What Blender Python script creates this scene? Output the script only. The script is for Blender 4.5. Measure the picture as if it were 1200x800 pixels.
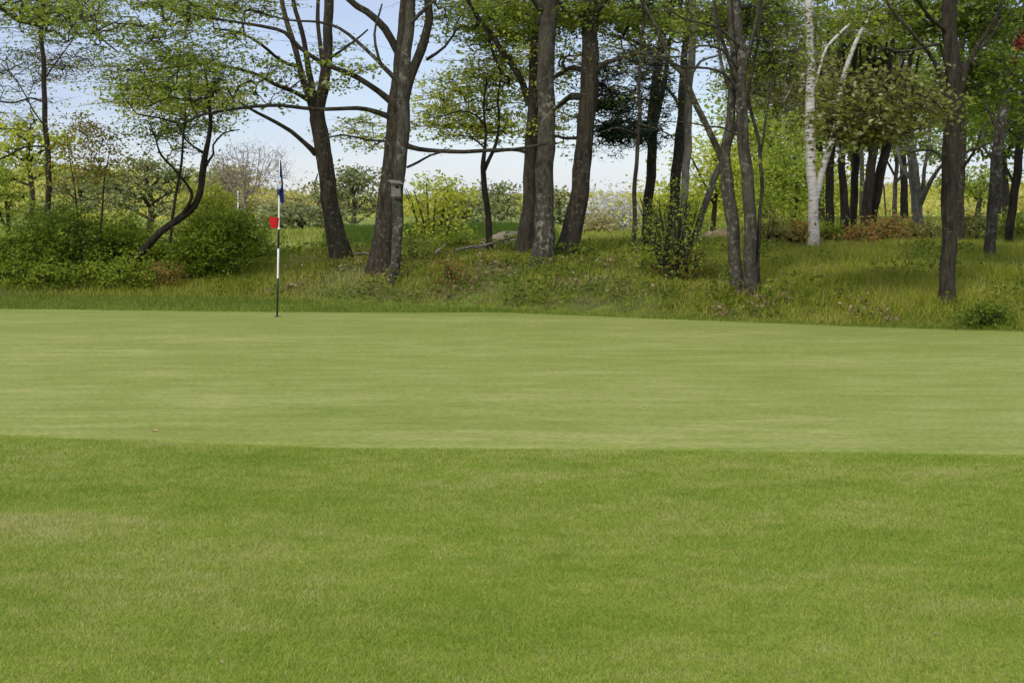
import bpy, math, random
import numpy as np
from mathutils import Vector, Matrix
R = math.radians
rng = np.random.default_rng(7)
random.seed(7)
scene = bpy.context.scene
for o in list(bpy.data.objects):
    bpy.data.objects.remove(o)

# ------------------------------------------------------------------ camera, sky, sun
F = 1700.0                       # focal length in pixels of the 1200 px wide photograph
EYE = 1.6
PITCH = math.atan(164 / F)
cam_d = bpy.data.cameras.new('camera'); cam = bpy.data.objects.new('camera', cam_d)
scene.collection.objects.link(cam); scene.camera = cam
cam_d.sensor_width = 36; cam_d.lens = 36 * F / 1200
cam_d.clip_start = 0.1; cam_d.clip_end = 6000
cam.location = (0, 0, EYE); cam.rotation_euler = (math.pi / 2 - PITCH, 0, 0)

SUN_EL, SUN_AZ = R(41), R(203)    # azimuth clockwise from +Y: behind the camera, to the left
w = bpy.data.worlds.new('World'); scene.world = w; w.use_nodes = True
nt = w.node_tree; bg = nt.nodes['Background']
sky = nt.nodes.new('ShaderNodeTexSky'); sky.sky_type = 'NISHITA'; sky.sun_disc = False
sky.sun_elevation = SUN_EL; sky.sun_rotation = SUN_AZ
sky.air_density = 1.0; sky.dust_density = .4; sky.ozone_density = 2.5
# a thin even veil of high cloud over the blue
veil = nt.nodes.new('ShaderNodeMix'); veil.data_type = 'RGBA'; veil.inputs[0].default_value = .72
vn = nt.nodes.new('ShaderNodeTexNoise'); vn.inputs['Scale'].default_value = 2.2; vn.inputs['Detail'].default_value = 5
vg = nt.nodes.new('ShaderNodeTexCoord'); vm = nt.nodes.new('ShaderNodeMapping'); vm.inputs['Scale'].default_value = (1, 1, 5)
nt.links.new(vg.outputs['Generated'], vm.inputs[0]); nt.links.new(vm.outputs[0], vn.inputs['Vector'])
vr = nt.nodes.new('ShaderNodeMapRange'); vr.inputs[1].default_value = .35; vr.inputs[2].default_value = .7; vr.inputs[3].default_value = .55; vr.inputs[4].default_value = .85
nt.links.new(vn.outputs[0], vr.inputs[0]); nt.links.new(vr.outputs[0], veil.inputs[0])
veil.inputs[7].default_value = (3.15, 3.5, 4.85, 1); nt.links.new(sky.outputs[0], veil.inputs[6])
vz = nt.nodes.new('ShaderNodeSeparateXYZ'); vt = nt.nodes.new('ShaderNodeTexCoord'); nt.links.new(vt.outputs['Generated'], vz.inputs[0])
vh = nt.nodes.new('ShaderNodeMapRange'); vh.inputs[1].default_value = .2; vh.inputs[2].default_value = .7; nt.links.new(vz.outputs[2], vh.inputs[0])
vc = nt.nodes.new('ShaderNodeMix'); vc.data_type = 'RGBA'; vc.inputs[6].default_value = (3.1, 3.5, 4.9, 1); vc.inputs[7].default_value = (7.0, 7.1, 7.6, 1)   # veil brightened overhead, out of view: added fill light
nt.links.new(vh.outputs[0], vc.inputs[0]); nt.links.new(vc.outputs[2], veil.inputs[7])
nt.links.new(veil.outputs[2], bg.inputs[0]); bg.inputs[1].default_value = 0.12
sd = bpy.data.lights.new('sun', 'SUN'); sun = bpy.data.objects.new('sun', sd)
scene.collection.objects.link(sun)
sd.energy = 1.7; sd.angle = R(12); sd.color = (1, .95, .86)
to_sun = Vector((math.sin(SUN_AZ) * math.cos(SUN_EL), math.cos(SUN_AZ) * math.cos(SUN_EL), math.sin(SUN_EL)))
sun.rotation_euler = to_sun.to_track_quat('Z', 'Y').to_euler(); sun.location = (-5, -10, 20)
vs = scene.view_settings
vs.view_transform = 'Standard'; vs.look = 'None'; vs.gamma = 1; vs.exposure = 0.45
vs.use_curve_mapping = False
scene.render.resolution_x = 1024; scene.render.resolution_y = 682
scene.render.engine = 'CYCLES'
scene.cycles.max_bounces = 8; scene.cycles.transparent_max_bounces = 8

# ------------------------------------------------------------------ helpers
ca, sa = math.cos(PITCH), math.sin(PITCH)
def P(px, py, Y):
    """the point of the photograph's line of sight (px, py) at distance Y"""
    u = (px - 600) / F; v = (400 - py) / F
    dy = ca + v * sa; dz = v * ca - sa
    t = Y / dy
    return np.array([u * t, Y, EYE + dz * t])

def sstep(a, b, x):
    t = np.clip((np.asarray(x, float) - a) / (b - a), 0, 1); return t * t * (3 - 2 * t)
def wav(x, y, s, k=0):
    x = np.asarray(x, float) / s; y = np.asarray(y, float) / s
    return (np.sin(x * 1.7 + 1.3 * np.sin(y * 1.1 + k) + k * 2.1) + np.sin(y * 2.1 + 1.7 * np.sin(x * .9 - k) + k) +
            np.sin((x + y) * 2.9 + k * 3.3 + np.sin(x * 2.3)) * .6 + np.sin((x * .8 - y) * 4.7 + k) * .4) / 3.0
def fbm(x, y, octaves=5):
    g = np.random.default_rng(3).random((256, 256)); out = 0; amp = .5
    for k in range(octaves):
        u = x * 2 ** k + 17.3 * k; v = y * 2 ** k + 9.1 * k
        i = np.floor(u).astype(int); j = np.floor(v).astype(int); fu = u - i; fv = v - j
        fu = fu * fu * (3 - 2 * fu); fv = fv * fv * (3 - 2 * fv)
        a = g[i % 256, j % 256]; b = g[(i + 1) % 256, j % 256]; c = g[i % 256, (j + 1) % 256]; d = g[(i + 1) % 256, (j + 1) % 256]
        out = out + amp * ((a * (1 - fu) + b * fu) * (1 - fv) + (c * (1 - fu) + d * fu) * fv); amp *= .5
    return out / (1 - .5 ** octaves)
EX = [-40, -14, -7.6, -2.5, 0, 1.2, 2.3, 4.4, 6.3, 12, 40]
EY = [19, 21.2, 21.5, 20.9, 20.8, 20.15, 19.7, 18.6, 17.8, 16.3, 14]
CX = [-40, -14, -7.6, -4.2, -2.6, -1.2, 0, 1.2, 2.3, 4.4, 6.3, 12, 40]
CY = [23, 24.8, 24.5, 23.9, 23.0, 22.2, 21.5, 20.6, 19.95, 18.85, 18.0, 16.5, 14.2]
def green_far(x): return np.interp(x, EX, EY)
def collar(x): return np.interp(x, CX, CY)
def green_near(x): return np.interp(x, [-14, -3.53, -2.6, -1.7, -1.1, 0, 1.1, 3.25, 14], [11.5, 9.90, 9.73, 9.54, 9.37, 9.32, 9.29, 9.12, 8.4])
def terrain(x, y):
    x = np.asarray(x, float); y = np.asarray(y, float)
    s = np.clip(y - collar(x), 0, None)
    wl = 1 - sstep(-4.5, -2.2, x); wr = sstep(1.5, 3.5, x); wm = 1 - wl - wr
    sc = np.minimum(s, 60)
    h = wl * .55 * (1 - np.exp(-sc / 3.0)) + wm * .72 * (1 - np.exp(-sc / 1.6)) + wr * .8 * (1 - np.exp(-sc / 4.0))
    h = h * (1 - .55 * sstep(29, 37, y) * (1 - sstep(5, 9, x)))
    h = h + .30 * sstep(37, 41, y + .4 * wav(x, y, 3)) * sstep(-16, -11, x) * (1 - sstep(.2, 2.2, x)) * (1 - sstep(48, 60, y))
    h = h * (1 - sstep(60, 110, y) * .6)
    h = h + sstep(.3, 2.5, s) * (.05 * wav(x, y, 1.1) + .03 * wav(x, y, .35, 2)) * (1 - sstep(60, 90, y))
    h = h + .012 * wav(x, y, 2.5, 1) * (1 - sstep(20, 22, y))
    # far rise
    far = sstep(120, 260, y)
    h = h + far * (1.0 + 1.0 * wav(x, y, 38, 3) + 4.6 * sstep(-.10, -.30, x / np.clip(y, 60, None)) + 1.5 * sstep(.2, .35, x / np.clip(y, 60, None)))
    h = h - sstep(290, 700, y) * 3
    return h
def tz(x, y): return float(terrain(x, y))
def hit(px, py, y0=5.0, y1=250.0):
    Ys = np.concatenate([np.arange(y0, 60, .02), np.arange(60, y1, .25)])
    pts = np.stack([P(px, py, Y) for Y in Ys[::5]])
    z = terrain(pts[:, 0], pts[:, 1])
    k = np.argmax(pts[:, 2] < z)
    if pts[k, 2] >= z[k]: return y1
    return float(pts[k, 1])

# materials -----------------------------------------------------------
def mat(name):
    m = bpy.data.materials.new(name); m.use_nodes = True
    n = m.node_tree; b = n.nodes['Principled BSDF']
    b.inputs['Specular IOR Level'].default_value = .25
    return m, n, b
def ramp(n, stops):
    r = n.nodes.new('ShaderNodeValToRGB'); e = r.color_ramp.elements
    while len(e) < len(stops): e.new(.5)
    for q, (p, c) in zip(e, stops): q.position = p; q.color = (*c, 1)
    return r
def noise(n, scale, detail=4, rough=.55, vec=None, mapscale=None):
    t = n.nodes.new('ShaderNodeTexNoise'); t.inputs['Scale'].default_value = scale
    t.inputs['Detail'].default_value = detail; t.inputs['Roughness'].default_value = rough
    if vec is None:
        g = n.nodes.new('ShaderNodeNewGeometry'); vec = g.outputs['Position']
    if mapscale:
        mp = n.nodes.new('ShaderNodeMapping'); mp.inputs['Scale'].default_value = mapscale
        n.links.new(vec, mp.inputs[0]); vec = mp.outputs[0]
    n.links.new(vec, t.inputs['Vector']); return t
def mix(n, fac, a, b, mode='MIX'):
    m = n.nodes.new('ShaderNodeMix'); m.data_type = 'RGBA'; m.blend_type = mode
    for s, v in ((0, fac), (6, a), (7, b)):
        if isinstance(v, (int, float)): m.inputs[s].default_value = v
        elif isinstance(v, tuple): m.inputs[s].default_value = (*v, 1)
        else: n.links.new(v, m.inputs[s])
    return m.outputs[2]
def flat(name, c, rough=.6, metal=0):
    m, n, b = mat(name); b.inputs['Base Color'].default_value = (*c, 1)
    b.inputs['Roughness'].default_value = rough; b.inputs['Metallic'].default_value = metal
    t = noise(n, 40, 3); r = ramp(n, [(.3, tuple(x * .85 for x in c)), (.7, tuple(min(1, x * 1.08) for x in c))])
    n.links.new(t.outputs[0], r.inputs[0]); n.links.new(r.outputs[0], b.inputs['Base Color'])
    return m
def leaf_mat(name, cols, transl=.45, rough=.55, gain=1.0):
    """cols: ramp over the per-leaf attribute 'v'"""
    cols = [tuple(min(.85, x * gain) for x in c) for c in cols]      # reflected and transmitted light share the colour
    m, n, b = mat(name)
    a = n.nodes.new('ShaderNodeAttribute'); a.attribute_name = 'v'
    r = ramp(n, [(i / (len(cols) - 1), c) for i, c in enumerate(cols)])
    n.links.new(a.outputs['Fac'], r.inputs[0]); n.links.new(r.outputs[0], b.inputs['Base Color'])
    b.inputs['Roughness'].default_value = rough
    t = n.nodes.new('ShaderNodeBsdfTranslucent'); n.links.new(mix(n, .3, r.outputs[0], (.42, .46, .03) if gain > 1.3 else (.2, .26, .03)), t.inputs[0])
    ms = n.nodes.new('ShaderNodeMixShader'); ms.inputs[0].default_value = transl
    n.links.new(b.outputs[0], ms.inputs[1]); n.links.new(t.outputs[0], ms.inputs[2])
    n.links.new(ms.outputs[0], n.nodes['Material Output'].inputs[0])
    return m
def bark_mat(name, dark, light, lichen=None, lich_amt=.6, scale=16):
    m, n, b = mat(name); b.inputs['Roughness'].default_value = .92
    g = n.nodes.new('ShaderNodeNewGeometry')
    t = noise(n, scale, 7, .7, g.outputs['Position'], (1, 1, .22))
    r = ramp(n, [(.36, dark), (.62, light)]); n.links.new(t.outputs[0], r.inputs[0])
    col = r.outputs[0]
    if lichen:
        t2 = noise(n, 14, 5, .65); r2 = ramp(n, [(lich_amt, (0, 0, 0)), (lich_amt + .05, (1, 1, 1))])
        n.links.new(t2.outputs[0], r2.inputs[0])
        t3 = noise(n, 1.3, 2); r3 = ramp(n, [(.4, (.1, .1, .1)), (.65, (.8, .8, .8))]); n.links.new(t3.outputs[0], r3.inputs[0])
        col = mix(n, mix(n, 1.0, r2.outputs[0], r3.outputs[0], 'MULTIPLY'), col, lichen)
    n.links.new(col, b.inputs['Base Color'])
    v = n.nodes.new('ShaderNodeTexVoronoi'); v.feature = 'DISTANCE_TO_EDGE'; v.inputs['Scale'].default_value = 26
    mp = n.nodes.new('ShaderNodeMapping'); mp.inputs['Scale'].default_value = (1, 1, .2)
    wob = mix(n, .12, g.outputs['Position'], t.outputs[1])
    n.links.new(wob, mp.inputs[0]); n.links.new(mp.outputs[0], v.inputs[0])
    ad = n.nodes.new('ShaderNodeMath'); ad.operation = 'ADD'; n.links.new(t.outputs[0], ad.inputs[0]); n.links.new(v.outputs['Distance'], ad.inputs[1])
    bp = n.nodes.new('ShaderNodeBump'); bp.inputs['Strength'].default_value = 1; bp.inputs['Distance'].default_value = .03
    n.links.new(ad.outputs[0], bp.inputs['Height']); n.links.new(bp.outputs[0], b.inputs['Normal'])
    return m
BARK = bark_mat('bark', (.032, .027, .019), (.105, .09, .066), (.27, .27, .20), .54)
BARK_DARK = bark_mat('dark_bark', (.013, .010, .006), (.048, .038, .024), (.13, .14, .10), .62)
BARK_BROWN = bark_mat('brown_bark', (.021, .017, .011), (.076, .062, .042), (.20, .19, .13), .57)
BARK_GREY = bark_mat('grey_bark', (.085, .077, .06), (.21, .19, .15), (.32, .32, .28), .58)
def birch():
    m, n, b = mat('birch_bark'); b.inputs['Roughness'].default_value = .8
    g = n.nodes.new('ShaderNodeNewGeometry')
    t = noise(n, 5, 4, .6, g.outputs['Position'], (1, 1, 5)); r = ramp(n, [(.30, (.05, .04, .035)), (.37, (.38, .35, .31)), (.6, (.60, .57, .52))])
    n.links.new(t.outputs[0], r.inputs[0])
    t2 = noise(n, 4, 5, .6); r2 = ramp(n, [(.62, (0, 0, 0)), (.67, (1, 1, 1))]); n.links.new(t2.outputs[0], r2.inputs[0])
    n.links.new(mix(n, r2.outputs[0], r.outputs[0], (.07, .06, .05)), b.inputs['Base Color'])
    bp = n.nodes.new('ShaderNodeBump'); bp.inputs['Strength'].default_value = .5; bp.inputs['Distance'].default_value = .01
    n.links.new(t2.outputs[0], bp.inputs['Height']); n.links.new(bp.outputs[0], b.inputs['Normal'])
    return m
BIRCH = birch()
LEAF = {
 'yellow': leaf_mat('yellow_green_leaf', [(.15, .18, .02), (.27, .29, .03), (.38, .38, .06)], gain=2.0),
 'green': leaf_mat('green_leaf', [(.075, .11, .015), (.15, .19, .022), (.24, .27, .035)], gain=1.85),
 'deep': leaf_mat('deep_green_leaf', [(.04, .07, .006), (.085, .135, .010), (.15, .205, .018)], gain=1.5),
 'bush': leaf_mat('bush_leaf', [(.06, .10, .01), (.14, .19, .015), (.24, .28, .03)], gain=1.65),
 'brown': leaf_mat('olive_brown_leaf', [(.14, .11, .03), (.20, .19, .035), (.19, .22, .04), (.5, .45, .27)], gain=1.2),
 'reddish': leaf_mat('reddish_leaf', [(.16, .05, .02), (.20, .10, .03), (.12, .14, .02), (.15, .17, .03)], gain=1.65),
 'red': leaf_mat('red_shoot_leaf', [(.20, .05, .02), (.22, .10, .03), (.18, .16, .04), (.12, .15, .03)], gain=1.65),
 'pine': leaf_mat('dark_pine_needle', [(.008, .022, .014), (.016, .036, .02), (.035, .055, .025)], .1),
 'farpine': leaf_mat('grey_pine_needle', [(.12, .14, .055), (.18, .20, .08), (.25, .25, .10)], .3, gain=1.3),
 'hill': leaf_mat('hillside_leaf', [(.22, .24, .06), (.38, .36, .07), (.50, .45, .10), (.38, .32, .14)], gain=1.5),
 'white': leaf_mat('white_blossom', [(.55, .56, .44), (.8, .78, .74), (.84, .82, .8)]),
 'bare': leaf_mat('bud_haze', [(.25, .19, .15), (.34, .27, .22), (.3, .25, .19)], gain=1.0),
 'tan': leaf_mat('tan_shrub_leaf', [(.2, .17, .09), (.27, .23, .11), (.25, .25, .09)], gain=1.65),
}

# meshes --------------------------------------------------------------
def mesh_np(name, verts, faces4=None, faces3=None, material=None, attr=None, smooth=False):
    me = bpy.data.meshes.new(name)
    verts = np.asarray(verts, np.float32).reshape(-1, 3)
    f4 = np.asarray(faces4, np.int32).reshape(-1, 4) if faces4 is not None and len(faces4) else np.zeros((0, 4), np.int32)
    f3 = np.asarray(faces3, np.int32).reshape(-1, 3) if faces3 is not None and len(faces3) else np.zeros((0, 3), np.int32)
    me.vertices.add(len(verts)); me.vertices.foreach_set('co', verts.ravel())
    nl = f4.size + f3.size; me.loops.add(nl)
    me.loops.foreach_set('vertex_index', np.concatenate([f4.ravel(), f3.ravel()]))
    nf = len(f4) + len(f3); me.polygons.add(nf)
    st = np.concatenate([np.arange(len(f4)) * 4, f4.size + np.arange(len(f3)) * 3]).astype(np.int32)
    me.polygons.foreach_set('loop_start', st)
    if smooth: me.polygons.foreach_set('use_smooth', np.ones(nf, bool))
    me.update(calc_edges=True)
    if attr is not None:
        a = me.attributes.new('v', 'FLOAT', 'POINT'); a.data.foreach_set('value', np.asarray(attr, np.float32))
    if material: me.materials.append(material)
    return me
def link(name, me, parent=None, loc=None):
    o = bpy.data.objects.new(name, me); scene.collection.objects.link(o)
    if parent is not None:
        o.parent = parent; o.location = (0, 0, 0) if parent.parent else -Vector(parent.location)     # meshes are written in world coordinates
    return o
def tag(o, label=None, cat=None, group=None, kind=None):
    if label: o['label'] = label
    if cat: o['category'] = cat
    if group: o['group'] = group
    if kind: o['kind'] = kind
    return o
def empty(name, loc):
    o = bpy.data.objects.new(name, None); scene.collection.objects.link(o); o.location = Vector([float(c) for c in loc])
    o.empty_display_size = .2; return o

class Tubes:
    def __init__(s): s.v = []; s.f = []; s.n = 0
    def add(s, pts, rad, sides=6, rough=0.0, lobes=0.0, cap=True):
        pts = np.asarray(pts, float); rad = np.asarray(rad, float); m = len(pts)
        tang = np.gradient(pts, axis=0); tang /= np.linalg.norm(tang, axis=1)[:, None] + 1e-9
        ref = np.array([0, 1., 0]) if abs(tang[0][1]) < .8 else np.array([1., 0, 0])
        a = np.cross(tang[0], ref); a /= np.linalg.norm(a)
        ang = np.arange(sides) * 2 * np.pi / sides
        ph = random.random() * 6
        rings = []
        for i in range(m):
            a = a - tang[i] * (a @ tang[i]); a /= np.linalg.norm(a) + 1e-9
            b = np.cross(tang[i], a)
            r = rad[i] * np.ones(sides)
            if rough: r = r * (1 + rough * (np.sin(ang * 3 + i * .35 + ph) * .5 + np.sin(ang * 2 - i * .21) * .4) + rough * .5 * rng.normal(size=sides))
            if lobes:
                h = pts[i][2] - pts[0][2]
                r = r * (1 + lobes * math.exp(-max(h - .15, 0) / .22) * (.25 + .75 * np.clip(np.sin(ang * 4 + ph) + .4 * np.sin(ang * 3), -.3, 1)))
            rings.append(pts[i] + np.outer(np.cos(ang) * r, a) + np.outer(np.sin(ang) * r, b))
        s.v.append(np.concatenate(rings))
        i = np.arange(m - 1)[:, None] * sides; j = np.arange(sides)[None, :]; k = (j + 1) % sides
        q = np.stack([i + j, i + k, i + sides + k, i + sides + j], -1).reshape(-1, 4) + s.n
        s.f.append(q); s.n += m * sides
        if cap:
            s.v.append(pts[-1:] + tang[-1:] * rad[-1] * .7)
            top = s.n - sides; c = s.n; s.n += 1
            s.f.append(np.stack([np.full(sides, c), np.full(sides, c), top + np.arange(sides), top + (np.arange(sides) + 1) % sides], -1)[:, [0, 2, 3, 1]] if False else np.zeros((0, 4), int))
            s.t = getattr(s, 't', []); s.t.append(np.stack([top + np.arange(sides), top + (np.arange(sides) + 1) % sides, np.full(sides, c)], -1))
    def mesh(s, name, material):
        return mesh_np(name, np.concatenate(s.v), np.concatenate(s.f), np.concatenate(s.t) if getattr(s, 't', None) else None, material, smooth=True)

def spline(ctrl, step=.2):
    """Catmull-Rom through rows (x, y, z, r)"""
    c = np.asarray(ctrl, float)
    c = np.vstack([2 * c[0] - c[1], c, 2 * c[-1] - c[-2]])
    out = []
    for i in range(1, len(c) - 2):
        n = max(2, int(np.linalg.norm(c[i + 1][:3] - c[i][:3]) / step))
        for k in range(n):
            t = k / n
            out.append(.5 * ((2 * c[i]) + (-c[i - 1] + c[i + 1]) * t + (2 * c[i - 1] - 5 * c[i] + 4 * c[i + 1] - c[i + 2]) * t * t + (-c[i - 1] + 3 * c[i] - 3 * c[i + 1] + c[i + 2]) * t ** 3))
    out.append(c[-2]); out = np.array(out); out[:, 3] = np.clip(out[:, 3], .002, None)
    return out

def leaves_mesh(name, pos, size, material, v, up=.3, aspect=.55, droop=0.0, shape='leaf'):
    n = len(pos)
    d = rng.normal(size=(n, 3)); d[:, 2] = d[:, 2] * .5 - droop; d /= np.linalg.norm(d, axis=1)[:, None]
    nr = rng.normal(size=(n, 3)); nr[:, 2] += up * 2; 
    sd_ = np.cross(d, nr); sd_ /= np.linalg.norm(sd_, axis=1)[:, None] + 1e-9
    nn = np.cross(sd_, d)
    size = np.asarray(size)[:, None]
    if shape == 'needle':
        V = np.stack([pos - sd_ * size * aspect * .5, pos + sd_ * size * aspect * .5, pos + d * size + sd_ * size * aspect * .15 - nn * size * .1, pos + d * size - sd_ * size * aspect * .15], 1)
        F4 = np.arange(n * 4).reshape(n, 4)
        return mesh_np(name, V, F4, None, material, np.repeat(v, 4))
    V = np.stack([pos, pos + d * size * .45 + sd_ * size * aspect * .5 + nn * size * .12, pos + d * size, pos + d * size * .5 - sd_ * size * aspect * .5 + nn * size * .12], 1)
    b = np.arange(n)[:, None] * 4
    F3 = np.concatenate([b + [0, 1, 2], b + [0, 2, 3]])
    return mesh_np(name, V, None, F3, material, np.repeat(v, 4))

class Plant:
    """a tree or shrub: traced limbs plus twigs grown to foliage points"""
    def __init__(s, Y, bark):
        s.fine = Y < 33; s.Y = Y; s.bark = bark; s.limbs = []; s.nodes = []; s.attr = []; s.foliage = []
    def limb(s, pts, dy=0.0, sides=9, rough=.06, lobes=0, name='limb', root=False, y0=0.0, wob=.012):
        """pts: (px, py, width px); dy: depth gained along it; y0 depth at the start"""
        ds = np.cumsum([0] + [math.dist(pts[i][:2], pts[i + 1][:2]) for i in range(len(pts) - 1)]); ds = ds / ds[-1]
        ctrl = []
        for (px, py, w_), t in zip(pts, ds):
            Y = s.Y + y0 + dy * t; p = P(px, py, Y); ctrl.append([*p, w_ * .5 * Y / F])
        if root:
            g = tz(ctrl[0][0], ctrl[0][1])
            ctrl[0][2] = g - .06
            ctrl.insert(0, [ctrl[0][0] * 1.0, ctrl[0][1], g - .35, ctrl[0][3] * 1.08])
        sp = spline(ctrl, .12 if sides > 8 else .16)
        k = np.arange(len(sp)); ph = rng.random(4) * 6
        sp[:, 0] += wob * np.sin(k * .45 + ph[0]) + wob * .6 * np.sin(k * 1.1 + ph[1]); sp[:, 1] += wob * np.sin(k * .5 + ph[2])
        s.limbs.append((name, sp, sides, rough, lobes))
        s.nodes.append(sp); return s
    def region(s, cx, cy, rx, ry, n, dY=0.0, depth=None, leaves=36, size=.07, pal='green', spread=(.30, .30, .10), hollow=False):
        Y = s.Y + dY; c = P(cx, cy, Y); k = Y / F
        d = rng.normal(size=(n, 3)); d /= np.linalg.norm(d, axis=1)[:, None]
        r = rng.random(n) ** (1 / 3.0)
        if hollow: r = .55 + .45 * r
        d = d * r[:, None] * np.array([rx * k, (depth if depth is not None else min(1.5, rx * k)), ry * k])
        if s.fine: leaves = int(leaves * 1.3); size *= .98
        s.attr.append((c + d, leaves, size, pal, spread)); return s
    def build(s, obj, twig_r=.0055, twig_sides=5, mini=3, twigname='branches', up=.35, maxr=.05, shape='leaf', step=.22, no_twigs=False):
        lobj = []; owner = []
        for li, (name, sp, sides, rough, lobes) in enumerate(s.limbs):
            T = Tubes(); T.add(sp[:, :3], sp[:, 3], sides, rough, lobes); lobj.append(link(name, T.mesh(name, s.bark), obj)); owner += [li] * len(sp)
        base = np.concatenate([sp for sp in s.nodes])
        pos = [base[:, :3]]; rad0 = list(base[:, 3]); nbase = len(base)
        parent = {}; chains = []
        allp = base[:, :3].copy()
        groups = []; tips = []; ends = {}
        for pts, leaves, size, pal, spread in s.attr:
            d0 = np.linalg.norm(pts[:, None] - base[None, ::3, :3], axis=2).min(1)
            order = np.argsort(d0); idx_at = np.zeros(len(pts), int)
            for a in order:
                p = pts[a]
                dd = np.linalg.norm(allp - p, axis=1)
                # twigs rise away from what carries them
                pen = dd + .5 * np.clip(allp[:, 2] - p[2], 0, None) + (np.arange(len(allp)) < nbase) * .12
                j = int(np.argmin(pen)); q = allp[j]; L = dd[j]
                n = max(2, int(L / step)); t = (np.arange(1, n + 1) / n)[:, None]
                bow = np.sin(t * np.pi) * L * (.10 * rng.normal(size=3) + [0, 0, up * .22])
                ch = q + (p - q) * t + bow + rng.normal(size=(n, 3)) * L * .018 * (t < 1)
                i0 = len(allp); allp = np.vstack([allp, ch])
                chains.append((j, i0, n)); owner += [owner[j]] * n; idx_at[a] = i0 + n - 1; tips.append((p, leaves, spread, owner[j], [p + rng.normal(size=3) * np.array(spread) * 1.25 for _ in range(max(mini, 4) + 2)])); ends[(len(groups), int(a))] = tips[-1][4]
            groups.append((pts, leaves, size, pal, spread))
        cnt = np.zeros(len(allp))
        par = np.full(len(allp), -1)
        for j, i0, n in chains:
            par[i0] = j
            for k in range(1, n): par[i0 + k] = i0 + k - 1
        cnt[[i0 + n - 1 for _, i0, n in chains]] += 1
        for i in range(len(allp) - 1, nbase - 1, -1):
            if par[i] >= 0: cnt[par[i]] += cnt[i]
        if chains and not no_twigs:
            TT = {}
            lim = np.full(len(allp), maxr); lim[:nbase] = np.minimum(np.array(rad0) * .8, maxr)
            for j, i0, n in chains:
                ids = np.arange(i0, i0 + n); pp = np.vstack([allp[j], allp[ids]])
                rr = twig_r * np.maximum(cnt[ids], 1) ** .55
                r0 = min(rr[0] * 1.15, max(lim[j], .003)); rr = np.minimum(rr, r0); lim[ids] = rr
                TT.setdefault(owner[j], Tubes()).add(pp, np.concatenate([[r0], rr]), twig_sides, 0, 0, cap=False)
            if mini:
                for p, leaves, spread, ow, ee in tips:
                        if leaves == 0: continue
                        for e in (ee if mini > 1 else ee[:2]):
                            TT[ow].add(np.array([p, (p + e) / 2 + rng.normal(size=3) * .03, e]), [twig_r * .7, twig_r * .5, twig_r * .3], 3, 0, 0, cap=False)
            for ow, T in TT.items(): link(twigname, T.mesh(twigname, s.bark), lobj[ow])
        # foliage: one mesh per palette
        pals = {}
        for gi, (pts, leaves, size, pal, spread) in enumerate(groups):
            if leaves == 0: continue
            n = len(pts); c = np.repeat(pts, leaves, 0)
            off = rng.normal(size=c.shape) * np.array(spread)
            off *= (.55 + .9 * rng.random((len(c), 1)))
            if mini > 0:
                E = np.stack([np.stack(ends[(gi, q)]) for q in range(n)]); ne = E.shape[1]
                pick = rng.integers(0, ne, (n, leaves)); e = E[np.arange(n)[:, None], pick].reshape(-1, 3)
                tt = (.25 + .85 * rng.random((len(c), 1)) ** .7)
                off = (e - c) * tt + rng.normal(size=c.shape) * [.05, .05, .025]
            vv = np.clip(np.repeat(rng.normal(.5, .16, n), leaves) + rng.normal(0, .17, len(c)), 0, 1)
            sz = size * (.65 + .7 * rng.random(len(c)))
            pals.setdefault(pal, []).append((c + off, sz, vv))
        for pal, L in pals.items():
            pos_ = np.concatenate([l[0] for l in L]); sz = np.concatenate([l[1] for l in L]); vv = np.concatenate([l[2] for l in L])
            link('foliage', leaves_mesh('foliage', pos_, sz, LEAF[pal], vv, shape=shape, aspect=.6 if shape == 'leaf' else .16), obj)

def tree(name, cat, label, Y, bark, trunk, limbs=(), regions=(), group='trees on the bank behind the green', sides=14, lobes=.35, **kw):
    """trunk: traced centre line from the root up; limbs: (points, dy, y0)"""
    p = Plant(Y, bark); r0 = P(trunk[0][0], trunk[0][1], Y); r0[2] = tz(r0[0], r0[1])
    o = empty(name, r0); tag(o, label, cat, group)
    p.limb(trunk, 0, sides, .05, lobes, 'trunk', True)
    for l in limbs:
        pts = l[0]; dy = l[1] if len(l) > 1 else random.uniform(-1.2, 1.2); y0 = l[2] if len(l) > 2 else 0
        p.limb(pts, dy, 8, .06, 0, 'limb', False, y0)
    for r in regions:
        q = dict(r[1]); q.setdefault('dY', 1.5 if r[0][1] > -20 and sides > 8 else 0); p.region(*r[0], **q)
    p.build(o, **kw); return o

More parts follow.
